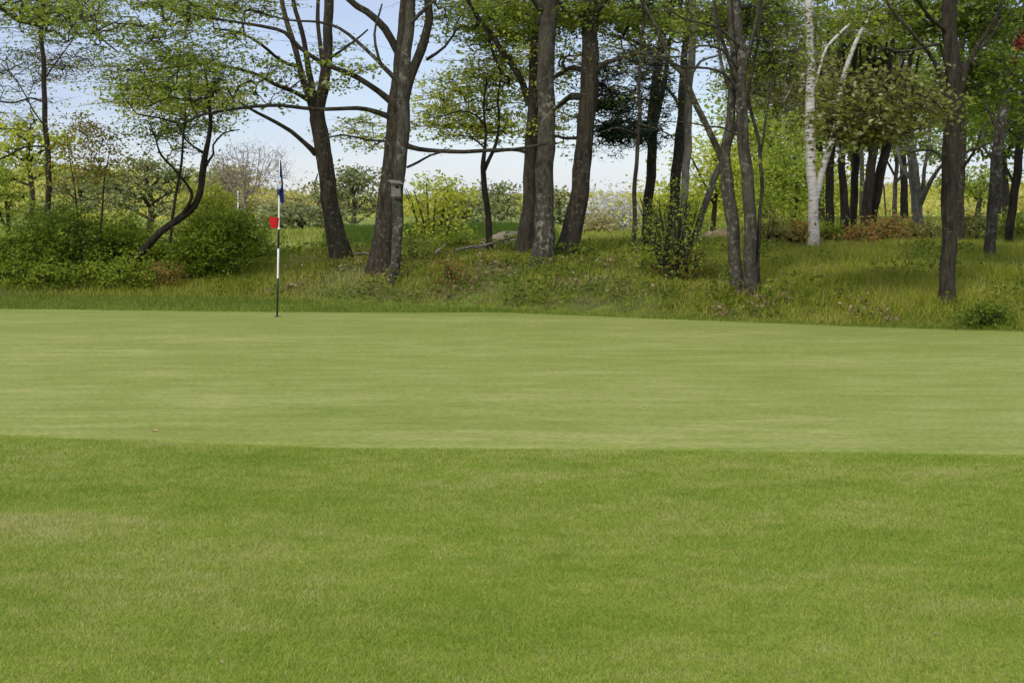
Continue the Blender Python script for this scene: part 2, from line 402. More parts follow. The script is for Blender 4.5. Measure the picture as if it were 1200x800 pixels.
# ------------------------------------------------------------------ the setting: ground, green
def build_ground():
    t = np.linspace(-1, 1, 331)
    xs = np.sinh(t * 5.2) / np.sinh(5.2) * 1500
    a = np.concatenate([-np.geomspace(60, 1, 20)[:-1] , np.arange(-1, 17, .5), np.arange(17, 45, .16), np.arange(45, 62, .4), np.geomspace(62, 3500, 90)])
    X, Yg = np.meshgrid(xs, a)
    # the columns crowd round the line of sight
    Z = terrain(X, Yg)
    n, m = X.shape
    V = np.stack([X, Yg, Z], -1).reshape(-1, 3)
    i = np.arange(n - 1)[:, None] * m; j = np.arange(m - 1)[None]
    Fq = np.stack([i + j, i + j + 1, i + m + j + 1, i + m + j], -1).reshape(-1, 4)
    s = Yg - collar(X)
    rough_ = sstep(-.02, .12, s + .05 * wav(X, Yg, .3)).ravel()
    m_, n_, b = mat('grass_ground'); b.inputs['Roughness'].default_value = .9; b.inputs['Specular IOR Level'].default_value = .1
    at = n_.nodes.new('ShaderNodeAttribute'); at.attribute_name = 'v'
    big = noise(n_, .55, 5, .6, None, (.6, 1, 1)); fine = noise(n_, 60, 3, .6, None, (1, .55, 1)); mid = noise(n_, 7, 4, .6)
    r1 = ramp(n_, [(.3, (.12, .17, .016)), (.5, (.175, .23, .024)), (.7, (.25, .29, .05))]); n_.links.new(mix(n_, .5, big.outputs[0], mid.outputs[0]), r1.inputs[0])
    r2 = ramp(n_, [(.28, (.45, .45, .4)), (.72, (1.45, 1.45, 1.4))]); n_.links.new(fine.outputs[0], r2.inputs[0])
    fr = mix(n_, .85, r1.outputs[0], r2.outputs[0], 'MULTIPLY')
    r3 = ramp(n_, [(.33, (.07, .055, .03)), (.45, (.10, .10, .03)), (.62, (.12, .16, .03)), (.8, (.2, .2, .06))]); n_.links.new(mix(n_, .5, noise(n_, 1.7, 6, .65).outputs[0], mid.outputs[0]), r3.inputs[0])
    # far mown lawn, beyond the bank
    g = n_.nodes.new('ShaderNodeSeparateXYZ'); gg = n_.nodes.new('ShaderNodeNewGeometry'); n_.links.new(gg.outputs['Position'], g.inputs[0])
    mr = n_.nodes.new('ShaderNodeMapRange'); mr.inputs[1].default_value = 31; mr.inputs[2].default_value = 35; n_.links.new(g.outputs[1], mr.inputs[0])
    r4 = ramp(n_, [(.3, (.15, .20, .03)), (.7, (.24, .28, .06))]); n_.links.new(mid.outputs[0], r4.inputs[0])
    ro = mix(n_, mr.outputs[0], r3.outputs[0], r4.outputs[0])
    n_.links.new(mix(n_, at.outputs['Fac'], fr, ro), b.inputs['Base Color'])
    bp = n_.nodes.new('ShaderNodeBump'); bp.inputs['Strength'].default_value = .6; bp.inputs['Distance'].default_value = .02
    n_.links.new(fine.outputs[0], bp.inputs['Height']); n_.links.new(bp.outputs[0], b.inputs['Normal'])
    o = link('ground', mesh_np('ground', V, Fq, None, m_, rough_, True)); tag(o, kind='structure')

def build_green():
    xs = np.concatenate([np.linspace(-26, -9, 20)[:-1], np.linspace(-9, 9, 73), np.linspace(9, 18, 12)[1:]]); k = np.concatenate([[0], np.linspace(0, 1, 58), [1]])
    a = green_near(xs) + .03 * wav(xs, xs * 0, .25) ; b_ = green_far(xs) + .03 * wav(xs, xs * 0 + 5, .3)
    X = np.repeat(xs[None], 60, 0); Yg = a[None] + (b_ - a)[None] * k[:, None]; Yg[0] = Yg[1] - .12; Yg[-1] = Yg[-2] + .12
    Z = terrain(X, Yg) + .006; Z[0] -= .010; Z[-1] -= .010      # the rim tucks into the turf
    n, m = X.shape
    i = np.arange(n - 1)[:, None] * m; j = np.arange(m - 1)[None]
    Fq = np.stack([i + j, i + j + 1, i + m + j + 1, i + m + j], -1).reshape(-1, 4)
    m_, n_, b = mat('putting_green_turf'); b.inputs['Roughness'].default_value = .85; b.inputs['Specular IOR Level'].default_value = .12
    big = noise(n_, .8, 6, .65, None, (.35, 1, 1)); mid = noise(n_, 5, 5, .7, None, (.22, 1, 1)); fine = noise(n_, 45, 3, .6, None, (.5, .8, 1))
    r1 = ramp(n_, [(.36, (.185, .228, .040)), (.5, (.240, .276, .063)), (.64, (.325, .335, .112))])
    n_.links.new(mix(n_, .55, big.outputs[0], mid.outputs[0]), r1.inputs[0])
    r2 = ramp(n_, [(.3, (.68, .70, .62)), (.7, (1.25, 1.23, 1.2))]); n_.links.new(fine.outputs[0], r2.inputs[0])
    n_.links.new(mix(n_, .8, r1.outputs[0], r2.outputs[0], 'MULTIPLY'), b.inputs['Base Color'])
    bp = n_.nodes.new('ShaderNodeBump'); bp.inputs['Strength'].default_value = .25; bp.inputs['Distance'].default_value = .006
    n_.links.new(fine.outputs[0], bp.inputs['Height']); n_.links.new(bp.outputs[0], b.inputs['Normal'])
    o = link('putting_green', mesh_np('putting_green', np.stack([X, Yg, Z], -1).reshape(-1, 3), Fq, None, m_, None, False)); tag(o, kind='structure')
build_ground(); build_green()

# ------------------------------------------------------------------ grass (stuff)
def grass_obj(name, x, y, h, wd, cols, v, label, lean=.5, transl=.3, z=None):
    n = len(x); z = terrain(x, y) if z is None else z
    an = rng.random(n) * 2 * np.pi; d = np.stack([np.cos(an), np.sin(an), np.zeros(n)], 1)
    la = rng.random(n) * 2 * np.pi; l = np.stack([np.cos(la), np.sin(la), np.zeros(n)], 1) * (lean * h * (.2 + rng.random(n)))[:, None]
    p = np.stack([x, y, z - .01], 1); hz = np.zeros((n, 3)); hz[:, 2] = h
    W = (wd * .5)[:, None]
    V = np.stack([p - d * W, p + d * W, p + hz * .55 + l * .35 + d * W * .8, p + hz * .55 + l * .35 - d * W * .8, p + hz + l], 1)
    b = np.arange(n)[:, None] * 5
    me = mesh_np(name, V, b + [0, 1, 2, 3], b + [3, 2, 4], leaf_mat(name + '_blade', cols, transl, .6), np.repeat(np.clip(v, 0, 1), 5))
    o = link(name, me); tag(o, label, 'grass', kind='stuff'); return o
def scatter(n, y0, y1, half=.40, margin=1.2, power=1.0):
    y = y0 + (y1 - y0) * rng.random(n) ** power
    return (rng.random(n) * 2 - 1) * (half * y + margin), y

# fringe: short mown blades in front of the green
y = 4.2 + 5.9 * rng.random(1450000) ** .85; x = (rng.random(len(y)) * 2 - 1) * (.41 * y + 1.1)
k = y < green_near(x) + .02 + .05 * (fbm(x / .25, y / .25) - .5) + rng.normal(0, .02, len(x)); x, y = x[k], y[k]
vv = .50 + .85 * (fbm(x / 1.4, y / .6) - .5) + .6 * (fbm(x / .16, y / .10) - .5) + rng.normal(0, .2, len(x)) - .12 * np.exp(-((green_near(x) - y) / .7) ** 2) + .4 * np.exp(-((x + 2.4) / 1.0) ** 2 - ((y - 7.1) / .25) ** 2)
n = len(x); hh = (.008 + .013 * rng.random(n)) * (.6 + .8 * fbm(x / .3, y / .3)) * (.55 + .45 * sstep(0, .3, green_near(x) - y)) ; an = rng.random(n) * 2 * np.pi
l = np.stack([np.cos(an), np.sin(an), 0 * an], 1) * (hh * (.3 + 1.1 * rng.random(n)))[:, None]
an2 = rng.random(n) * 6.28; d = np.stack([np.cos(an2), np.sin(an2), 0 * an], 1) * (.0013 + .00028 * y)[:, None] * .5
p = np.stack([x, y, terrain(x, y) - .002], 1); top = p + l; top[:, 2] += hh
o = link('fringe_grass', mesh_np('fringe_grass', np.stack([p - d, p + d, top], 1), None, np.arange(n * 3).reshape(n, 3),
        leaf_mat('fringe_blade', [(.16, .26, .028), (.265, .365, .045), (.375, .425, .075), (.53, .50, .21)], .3, .6), np.repeat(np.clip(vv, 0, 1), 3)))
tag(o, 'short mown fringe grass in front of the putting green', 'grass', kind='stuff')
# collar grass behind the green
x, y = scatter(140000, 17.2, 25.2); s = y - green_far(x); k = (s > 0) & (y < collar(x) + .1); x, y = x[k], y[k]
grass_obj('collar_grass', x, y, .03 + .05 * rng.random(len(x)), .008 + 0 * x, [(.08, .125, .012), (.15, .195, .025), (.23, .26, .045)], .5 + .3 * wav(x, y, 1.0) + rng.normal(0, .2, len(x)), 'dark strip of mown collar grass behind the putting green')
# rough on the bank
x, y = scatter(560000, 16.5, 34, .42, 2, 1.1); s = y - collar(x); k = s > -.05; x, y, s = x[k], y[k], s[k]
right = sstep(1.2, 3.5, x); left = 1 - sstep(-4.2, -2.5, x); midw = 1 - right - left
dens = right * .95 + left * .9 + midw * (.42 + .35 * wav(x, y, .7)); dens *= sstep(-.75, -.1, wav(x, y, .9, 5) + right * .6) * (1 - .75 * (wav(x, y, .5, 3) < -.12) * sstep(4.2, 2.5, x) * sstep(-4.5, -3, x) * (s < 2.6))
k = rng.random(len(x)) < dens; x, y, s = x[k], y[k], s[k]; right, left, midw = right[k], left[k], midw[k]
h = (.07 + .10 * rng.random(len(x))) * (1 + .15 * right + .2 * left) * (.55 + .45 * sstep(0, 1.2, s)) * (1 + .35 * wav(x, y, .8, 2)) 
grass_obj('rough_grass', x, y, np.clip(h, .04, .6), .006 + .005 * rng.random(len(x)), [(.12, .16, .012), (.25, .285, .022), (.36, .37, .04), (.44, .40, .14)],
          .45 + .30 * np.exp(-((x + 2.4) / 1.5) ** 2) + .22 * wav(x, y, .9, 1) + rng.normal(0, .18, len(x)), 'long rough grass covering the bank behind the green', .7)
# seed heads, pale stalks on the right
x, y = scatter(3500, 18, 33, .42, 2); s = y - collar(x); k = (s > .3) & (x > 1.5 + rng.random(len(x)) * 2); x, y = x[k], y[k]
grass_obj('seed_grass', x, y, .26 + .16 * rng.random(len(x)), .007 + 0 * x, [(.24, .22, .07), (.34, .30, .12), (.26, .25, .07)], rng.random(len(x)), 'pale seeding stalks standing in the rough on the right', .35)
# tall green reed band on the far mound
x = -9.0 + 15.5 * rng.random(110000); y = 37.6 + 5.5 * rng.random(110000)
k = (x > -5.0 + .4 * wav(x, y, 1)) & (wav(x, y, 2, 7) > -.8) & (x < 1.2)
x, y = x[k], y[k]
grass_obj('tall_grass', x, y, .20 + .24 * rng.random(len(x)), .022 + 0 * x, [(.045, .09, .01), (.085, .15, .015), (.14, .2, .025)], .5 + .25 * wav(x, y, 2) + rng.normal(0, .17, len(x)), 'tall green grass band growing on the far mound behind the trees', .35)
# meadow tufts far
x, y = scatter(60000, 33, 75, .42, 4, 1.3)
grass_obj('meadow_grass', x, y, .10 + .10 * rng.random(len(x)), .03 + .0005 * y, [(.17, .21, .025), (.26, .29, .04), (.36, .36, .09)], .5 + .3 * wav(x, y, 3) + rng.normal(0, .18, len(x)), 'light green meadow grass beyond the wooded bank', .6)

# leafy weeds and dead leaves on the bank
def ground_leaves(name, n, cond, hz, size, pal, label, cat, power=1.0, cl=7):
    x, y = scatter(n, 17, 30, .42, 1.5, power); s = y - collar(x); k = cond(x, y, s); x, y = x[k], y[k]
    x = np.repeat(x, cl) + rng.normal(0, .07, len(x) * cl); y = np.repeat(y, cl) + rng.normal(0, .07, len(y) * cl)
    z = terrain(x, y) + hz[0] + (hz[1] - hz[0]) * rng.random(len(x))
    vv = np.clip(.5 + .25 * wav(x, y, .5) + rng.normal(0, .2, len(x)), 0, 1)
    o = link(name, leaves_mesh(name, np.stack([x, y, z], 1), size * (.6 + .8 * rng.random(len(x))), pal, vv)); tag(o, label, cat, kind='stuff')
WEED = leaf_mat('weed_leaf', [(.06, .11, .01), (.15, .20, .016), (.24, .28, .03)])
LITTER = leaf_mat('dead_leaf', [(.12, .08, .04), (.24, .165, .09), (.36, .27, .16)], .05)
ground_leaves('weeds', 17000, lambda x, y, s: (s > .0) & (s < 6) & (x > -3.4) & (x < 3.6) & (wav(x, y, .55, 3) > -.08 - .1 * (s < 1)), (.03, .13), .052, WEED, 'broad leaved ground weeds on the middle of the bank', 'weeds')
ground_leaves('weeds', 9000, lambda x, y, s: (s > .0) & (s < 7) & (wav(x, y, .8, 9) > .25), (.05, .3), .07, WEED, 'scattered broad leaved weeds in the long grass', 'weeds')
ground_leaves('leaf_litter', 15000, lambda x, y, s: (s > .05) & (s < 4.5) & (x > -4) & (x < 5) & (wav(x, y, .5, 3) < -.05) & (rng.random(len(x)) < 1.1 - s * .22), (.04, .12), .06, LITTER, 'brown dead leaves lying on the bank', 'leaf litter', 1, 3)

# ------------------------------------------------------------------ trees on the bank (pixel traces of the 1200 px photograph, each at its own distance)
G_BANK = 'trees on the bank behind the green'
Yw = hit(461, 333)
# big forked tree, left of centre
Y4 = hit(447, 318)
tree('broadleaf_tree', 'tree', 'large forked grey-brown tree directly behind the trunk with the birdhouse', Y4, BARK_BROWN,
     [(446, 318, 36), (451, 272, 27), (457, 222, 25), (463, 170, 25), (466, 130, 23), (469, 85, 17), (471, 45, 14), (476, 0, 13), (480, -90, 11), (470, -190, 7), (478, -290, 3)],
     [([(470, 135, 15), (482, 88, 12), (494, 58, 11), (503, 22, 10), (500, -5, 9), (512, -90, 7), (530, -180, 4)], .6),
      ([(466, 62, 9), (450, 34, 9), (430, 14, 8), (408, -2, 7), (380, -50, 5), (350, -90, 3)], -.8),
      ([(462, 140, 8), (440, 131, 6), (420, 127, 5), (372, 128, 4.5), (330, 124, 4), (298, 125, 3.6), (262, 130, 3.2), (232, 136, 3), (215, 145, 2.6), (190, 139, 2), (160, 134, 1.6)], -1.6),
      ([(462, 122, 9), (443, 107, 7), (420, 92, 6.5), (402, 84, 6), (380, 75, 5.6), (352, 56, 5), (334, 38, 4.4), (314, 32, 4), (296, 29, 3.4), (250, 22, 2.8), (205, 12, 2)], -1.3),
      ([(463, 92, 6), (440, 68, 4.5), (420, 50, 4), (396, 33, 3.6), (372, 26, 3), (340, 24, 2.4), (300, 14, 1.8)], .8),
      ([(474, 170, 7), (490, 175, 5.4), (515, 177, 5), (545, 178, 5), (575, 176, 4.6), (604, 175, 4), (640, 168, 3)], -.9),
      ([(476, 196, 3), (490, 190, 3), (505, 182, 2.4), (520, 178, 2)], -.7),
      ([(500, 70, 4), (520, 55, 3), (536, 33, 2.4)], -.6),
      ([(455, 166, 3), (430, 164, 2.4), (400, 158, 2), (375, 165, 1.5)], -.7)],
     [((440, -190, 150, 150, 60), dict(leaves=11, size=.10, depth=2.5)), ((520, -60, 70, 50, 22), dict(leaves=9, size=.07)),
      ((130, 20, 120, 34, 89), dict(dY=-1.4, leaves=36, size=.062, spread=(.34, .3, .08))),
      ((215, 100, 90, 30, 41), dict(dY=-1.4, leaves=40, size=.06, spread=(.32, .3, .07))),
      ((240, 55, 70, 22, 23), dict(dY=-1, leaves=30, size=.06)),
      ((400, 80, 45, 30, 10), dict(dY=-.4, leaves=16, size=.085, spread=(.2, .2, .08))),
      ((330, 100, 45, 30, 11), dict(dY=-.6, leaves=16, size=.08, spread=(.2, .2, .08)))])
# slender trunk with the birdhouse
tree('slender_tree', 'tree', 'slender grey trunk in front of the big forked tree, carrying the birdhouse', Yw, BARK,
     [(461, 334, 11.5), (464, 290, 12), (466, 262, 13), (467, 225, 13), (470, 180, 14), (473, 120, 15), (477, 60, 12), (481, 0, 11), (486, -110, 8), (480, -230, 4)],
     [([(473, 110, 7), (462, 90, 5), (447, 78, 4), (440, 40, 3), (448, 5, 2)], -.6), ([(479, 30, 5), (500, 8, 4), (530, -20, 3)], -.5)],
     [((500, -150, 110, 110, 26), dict(leaves=11, size=.10)), ((505, 10, 26, 16, 8), dict(leaves=24, size=.06))], lobes=.1)
# forked tree left
Y3 = hit(398, 308)
tree('broadleaf_tree', 'tree', 'three-stemmed brown tree between the flagstick and the birdhouse', Y3, BARK_BROWN,
     [(400, 309, 31), (393, 270, 23), (386, 230, 20), (379, 180, 19), (373, 140, 18), (374, 122, 15), (380, 95, 13), (384, 50, 11.5), (386, 0, 11), (392, -110, 8), (384, -220, 4)],
     [([(371, 145, 12), (362, 115, 9), (351, 75, 7.5), (341, 40, 6.5), (331, 8, 5.5), (315, -60, 4), (300, -120, 3)], 1.0),
      ([(372, 140, 10), (366, 105, 8), (358, 62, 6.5), (350, 25, 5.5), (343, -5, 5), (335, -90, 3)], -.6),
      ([(380, 92, 5), (375, 45, 5), (372, 0, 4.5), (376, -60, 3)], .7),
      ([(371, 180, 8), (358, 168, 5.5), (342, 154, 5), (322, 143, 4.5), (300, 132, 3.6), (280, 120, 2.4)], -.9),
      ([(362, 118, 6), (344, 108, 5), (322, 99, 4.5), (303, 88, 4), (270, 79, 3.5), (235, 74, 3), (195, 80, 2.4), (150, 83, 1.6)], -1.8),
      ([(352, 78, 5.5), (338, 75, 4.5), (322, 66, 4), (305, 52, 3.6), (280, 38, 2.8), (250, 34, 2)], -1.3),
      ([(381, 72, 4.5), (400, 60, 3), (430, 35, 2)], .8)],
     [((350, -180, 150, 130, 60), dict(leaves=11, size=.10, depth=2.6)), ((185, 85, 75, 30, 36), dict(dY=-1.6, leaves=36, size=.062, spread=(.34, .3, .08))),
      ((250, 8, 70, 20, 44), dict(dY=-1.2, leaves=36, size=.065)), ((350, 92, 50, 20, 9), dict(dY=-.6, leaves=20, size=.085, pal='brown', spread=(.25, .25, .08))),
      ((395, 60, 22, 16, 5), dict(leaves=14, size=.07))], maxr=.04)
# thin upright tree on the far left
tree('slender_tree', 'tree', 'thin upright dark tree rising from the bushes near the left edge', 27.2, BARK_DARK,
     [(57, 318, 8), (57, 250, 7.5), (56, 190, 6.5), (53, 130, 6), (50, 70, 5.5), (49, 30, 5), (53, -40, 4.5), (47, -150, 3.5), (50, -230, 2)],
     [([(50, 30, 4.5), (38, 28, 5), (22, 24, 5.5), (8, 14, 5.5), (-8, 2, 5), (-40, -10, 4)], -.5),
      ([(52, 28, 4), (64, 22, 3.6), (80, 12, 3.4), (92, 18, 3), (106, 34, 2.8), (125, 50, 2.2), (140, 62, 1.6)], -.7),
      ([(54, 120, 2.8), (36, 115, 2.2), (15, 121, 2), (-8, 117, 2)], .5), ([(55, 150, 2), (40, 130, 1.8), (20, 95, 1.5), (0, 75, 1.2)], .5),
      ([(56, 172, 2.2), (30, 172, 2.2), (10, 182, 2.4), (-10, 190, 2.4)], -.6), ([(55, 90, 2), (75, 60, 1.6), (88, 40, 1.2)], -.6)],
     [((45, 10, 75, 32, 74), dict(leaves=30, size=.06)), ((30, 70, 60, 40, 41), dict(leaves=20, size=.055, pal='green')), ((75, 65, 40, 35, 31), dict(leaves=26, size=.05, pal='reddish')),
      ((40, -110, 130, 90, 40), dict(leaves=11, size=.1)), ((20, 130, 45, 30, 19), dict(leaves=14, size=.05))], lobes=.1)
# crooked leaning tree
Yl = 25.5
tree('crooked_tree', 'tree', 'dark crooked tree leaning right out of the bushes left of the flagstick', Yl, BARK_DARK,
     [(142, 322, 11), (152, 311, 10.5), (163, 300, 10), (175, 286, 9), (188, 272, 8.5), (203, 261, 8.5), (216, 251, 9), (228, 240, 8), (235, 226, 7.5), (237, 208, 8), (240, 190, 7.5), (243, 172, 6), (246, 140, 4.5), (243, 105, 3), (240, 70, 2)],
     [([(201, 263, 4), (205, 240, 3.4), (209, 215, 3.4), (212, 190, 3), (214, 165, 2.6), (217, 135, 2), (216, 110, 1.4)], .6),
      ([(213, 253, 5), (221, 238, 4), (224, 225, 3.4), (214, 210, 3), (202, 196, 3), (190, 182, 2.6), (184, 165, 2), (175, 145, 1.4)], -.7),
      ([(240, 196, 4.5), (246, 188, 3), (251, 180, 2.6), (249, 170, 2.4), (262, 156, 2), (280, 152, 1.3)], -.4),
      ([(240, 180, 4), (228, 172, 2.6), (215, 160, 2), (205, 140, 1.6)], .8),
      ([(202, 262, 3), (201, 275, 3.2), (200, 284, 3.2)], -.1)],
     [((215, 118, 72, 26, 67), dict(leaves=50, size=.06, pal='yellow', spread=(.3, .28, .08))), ((205, 148, 55, 18, 31), dict(leaves=40, size=.06, spread=(.28, .28, .08))),
      ((170, 108, 34, 22, 19), dict(leaves=36, size=.06, pal='yellow')), ((225, 75, 55, 20, 24), dict(leaves=34, size=.06, pal='deep')), ((200, 178, 35, 14, 8), dict(leaves=26, size=.055))], lobes=.1)

# sapling in front of the gap
tree('young_tree', 'tree', 'thin dark young tree with yellow-green leaves just left of the trio of big trunks', hit(574, 296),  BARK_DARK,
     [(574, 296, 9), (573, 262, 7.5), (571, 238, 7.5), (567, 215, 7), (565, 196, 6), (567, 182, 5), (569, 160, 3), (568, 130, 2.4), (570, 90, 1.6)],
     [([(567, 200, 5), (574, 184, 4.5), (582, 168, 4), (586, 145, 3), (583, 115, 2), (588, 90, 1.4)], .5),
      ([(570, 150, 2.4), (558, 135, 2), (540, 130, 1.8), (520, 136, 1.5), (500, 138, 1.2)], -.5), ([(568, 175, 2), (550, 160, 1.8), (530, 160, 1.4)], .5)],
     [((560, 115, 62, 52, 92), dict(leaves=42, size=.07, pal='yellow', spread=(.32, .3, .07))), ((520, 140, 36, 26, 26), dict(leaves=34, size=.065, pal='yellow', spread=(.3, .3, .06))),
      ((590, 70, 30, 26, 19), dict(leaves=36, size=.07, pal='yellow')), ((430, 160, 50, 25, 19), dict(leaves=34, size=.065, pal='yellow', dY=1.2, spread=(.3, .3, .06))) ], lobes=.1)
# trio of big trunks
Y6 = hit(617, 292); Y6b = hit(637, 307); Y6c = hit(666, 304)
tree('oak_tree', 'tree', 'rear trunk of the central trio, half hidden behind the left-hand thick trunk', 25.6, BARK_BROWN,
     [(614, 292, 26), (619, 250, 17), (622, 190, 15), (625, 120, 14), (628, 60, 13), (631, 0, 12), (634, -110, 9), (640, -230, 4)],
     [([(621, 122, 9), (612, 98, 8), (600, 78, 7.5), (588, 60, 7), (575, 40, 6), (560, 20, 5), (540, -20, 4)], -.6),
      ([(621, 180, 5), (608, 176, 4), (594, 176, 3.5), (578, 178, 3)], .3)],
     [((575, 28, 60, 34, 89), dict(leaves=42, size=.07, pal='green', spread=(.32, .3, .08))), ((600, -160, 130, 110, 40), dict(leaves=11, size=.1)), ((585, 90, 34, 30, 19), dict(leaves=34, size=.07, pal='yellow'))])
tree('oak_tree', 'tree', 'thick straight grey-barked trunk, the front one of the central trio', Y6b, BARK,
     [(636, 308, 31), (637, 285, 26), (638, 250, 23), (639, 190, 21), (640, 120, 20), (641, 40, 19.5), (642, 0, 19), (641, -120, 14), (646, -250, 7), (644, -310, 3)],
     [([(644, 130, 5), (655, 124, 3.6), (670, 110, 3), (690, 112, 2)], -.8), ([(642, 20, 8), (600, -30, 6), (560, -60, 4)], -1), ([(641, -20, 8), (690, -50, 6), (740, -90, 4)], -1)],
     [((640, 18, 75, 26, 76), dict(leaves=44, size=.07, pal='green', dY=1.2, spread=(.32, .3, .08))), ((650, -190, 150, 130, 60), dict(leaves=11, size=.1, depth=2.6)), ((640, 60, 30, 14, 10), dict(dY=.6, leaves=30, size=.06, pal='yellow'))])
tree('oak_tree', 'tree', 'thick trunk leaning right, right-hand one of the central trio', Y6c, BARK_BROWN,
     [(663, 305, 31), (668, 280, 25), (676, 240, 23), (682, 200, 21), (687, 150, 20), (690, 100, 21), (692, 40, 18), (693, 0, 17), (697, -110, 12), (690, -230, 6)],
     [([(698, 86, 8), (706, 76, 6.5), (720, 71, 5.5), (738, 66, 5), (755, 60, 4.4), (775, 55, 3.5), (795, 60, 2.4)], -.5),
      ([(684, 84, 6.5), (672, 79, 6), (660, 83, 5), (648, 92, 4), (630, 100, 3)], .4),
      ([(682, 114, 7), (668, 115, 5.5), (660, 121, 5), (650, 128, 4), (630, 140, 3)], .5), ([(681, 162, 4), (660, 162, 3), (645, 158, 3), (625, 165, 2)], .4),
      ([(693, 20, 7), (720, -10, 5), (760, -40, 4)], -.8)],
     [((720, 20, 70, 26, 63), dict(leaves=42, size=.07, pal='green', dY=1.2, spread=(.32, .3, .08))), ((700, -180, 130, 110, 45), dict(leaves=11, size=.1)), ((720, 118, 42, 14, 17), dict(leaves=36, size=.065, pal='yellow', spread=(.3, .3, .06))),
      ((665, 80, 26, 26, 17), dict(leaves=34, size=.065, pal='yellow', dY=.8)), ((650, 150, 26, 26, 17), dict(leaves=34, size=.065, pal='yellow', dY=1.0)), ((700, 175, 18, 12, 3), dict(leaves=16, size=.06))])
# dark pine and the trunks round it
o = tree('pine_tree', 'pine', 'dark-needled pine with a thin straight trunk right of the central trio', hit(742, 305), BARK_BROWN,
     [(742, 305, 6.5), (743, 270, 5.5), (745, 210, 5), (748, 150, 4.5), (750, 90, 4), (753, 30, 3.5), (755, -60, 2.6), (757, -120, 1.5)],
     [([(747, 158, 2.6), (725, 150, 2.4), (705, 155, 1.8)], -.8), ([(748, 145, 2.6), (768, 150, 2.4), (788, 160, 1.6)], -.8), ([(748, 110, 2.6), (720, 100, 2), (702, 112, 1.4)], .8),
      ([(749, 92, 2.6), (770, 82, 2), (792, 96, 1.4)], .8), ([(751, 60, 2.4), (730, 44, 2), (712, 40, 1.4)], -.7), ([(751, 50, 2.4), (775, 36, 2), (792, 40, 1.4)], .6)],
     [((746, 112, 54, 66, 85), dict(leaves=42, size=.11, pal='pine', depth=.9, spread=(.17, .17, .06))), ((735, 155, 42, 14, 26), dict(leaves=50, size=.11, pal='pine', spread=(.17, .17, .05))),
      ((755, -30, 30, 45, 30), dict(leaves=32, size=.12, pal='pine', spread=(.15, .15, .08)))],
     lobes=.05, shape='needle', twig_r=.004, up=.1)
G2 = 'trees at the middle of the wood'
tree('broadleaf_tree', 'tree', 'straight brown trunk just right of the dark pine', 27.5, BARK_BROWN,
     [(757, 292, 13), (760, 240, 11.5), (763, 190, 11.5), (765, 140, 11), (769, 90, 10), (776, 45, 9), (785, 0, 8), (792, -110, 6), (790, -200, 3)],
     [([(766, 150, 8), (774, 120, 7), (779, 90, 6), (785, 50, 5), (800, 0, 4)], .5), ([(764, 60, 5), (740, 48, 3), (715, 42, 2)], .8)],
     [((770, 20, 50, 26, 38), dict(leaves=40, size=.075, pal='green')), ((780, -130, 110, 90, 36), dict(leaves=11, size=.11)), ((742, 60, 40, 26, 21), dict(leaves=30, size=.07, dY=1))], lobes=.15)
tree('broadleaf_tree', 'tree', 'brown trunk standing against the pale spotted trunk, behind the leafy shrub', 27.0, BARK_BROWN,
     [(785, 292, 15), (789, 250, 13), (793, 205, 12.5), (797, 160, 12), (800, 110, 10), (803, 60, 8), (806, 0, 7), (812, -110, 5), (806, -190, 3)],
     [([(799, 130, 5), (785, 108, 4), (770, 90, 3)], 1)],
     [((800, -130, 90, 80, 26), dict(leaves=11, size=.11)), ((800, 25, 30, 26, 15), dict(leaves=30, size=.07))], lobes=.15)
tree('birch_tree', 'birch', 'narrow pale spotted trunk rising beside the shrub, left of the twin trunks', 25.5, BARK_GREY,
     [(801, 300, 9.5), (802, 250, 9), (804, 200, 9), (806, 150, 9), (808, 100, 9), (811, 50, 9), (813, 0, 8), (816, -120, 6), (812, -210, 3)],
     [([(809, 90, 4), (822, 72, 3), (840, 66, 2.4), (860, 60, 1.6)], .8)],
     [((820, -140, 90, 80, 26), dict(leaves=11, size=.1)), ((835, 20, 34, 26, 25), dict(leaves=34, size=.07)) ], lobes=.1)
tree('leaning_tree', 'tree', 'grey leaning trunk slanting up to the right between shrub and twin trunks', 29.0, BARK_GREY,
     [(812, 285, 9), (820, 262, 8.5), (829, 232, 8.5), (837, 208, 8), (850, 180, 7), (862, 150, 6), (880, 110, 4), (893, 70, 3)],
     [], [((885, 95, 40, 34, 37), dict(leaves=40, size=.08, pal='green'))], lobes=.1)
# twin trunks
Yt = hit(866, 347)
tree('twin_trunk_tree', 'tree', 'left trunk of the close pair, with a long limb slanting up to the left', Yt, BARK,
     [(866, 348, 17), (862, 310, 15), (857, 260, 15), (852, 215, 15), (851, 185, 13), (855, 150, 11), (857, 110, 9), (860, 60, 8), (856, 0, 7), (862, -110, 5), (858, -190, 3)],
     [([(850, 200, 9), (842, 178, 8), (832, 158, 7.5), (822, 136, 7.5), (812, 112, 7.5), (804, 92, 7), (796, 82, 6), (787, 74, 5), (776, 50, 4.5), (765, 25, 4), (752, 0, 3)], -.5),
      ([(788, 74, 4.5), (770, 62, 3.6), (752, 62, 3), (735, 60, 2)], -.4), ([(856, 105, 5), (845, 70, 4), (838, 30, 3.5), (835, -10, 3)], .6)],
     [((880, -140, 110, 90, 40), dict(leaves=11, size=.1)), ((845, 30, 44, 26, 30), dict(leaves=36, size=.06, pal='green'))], lobes=.2)
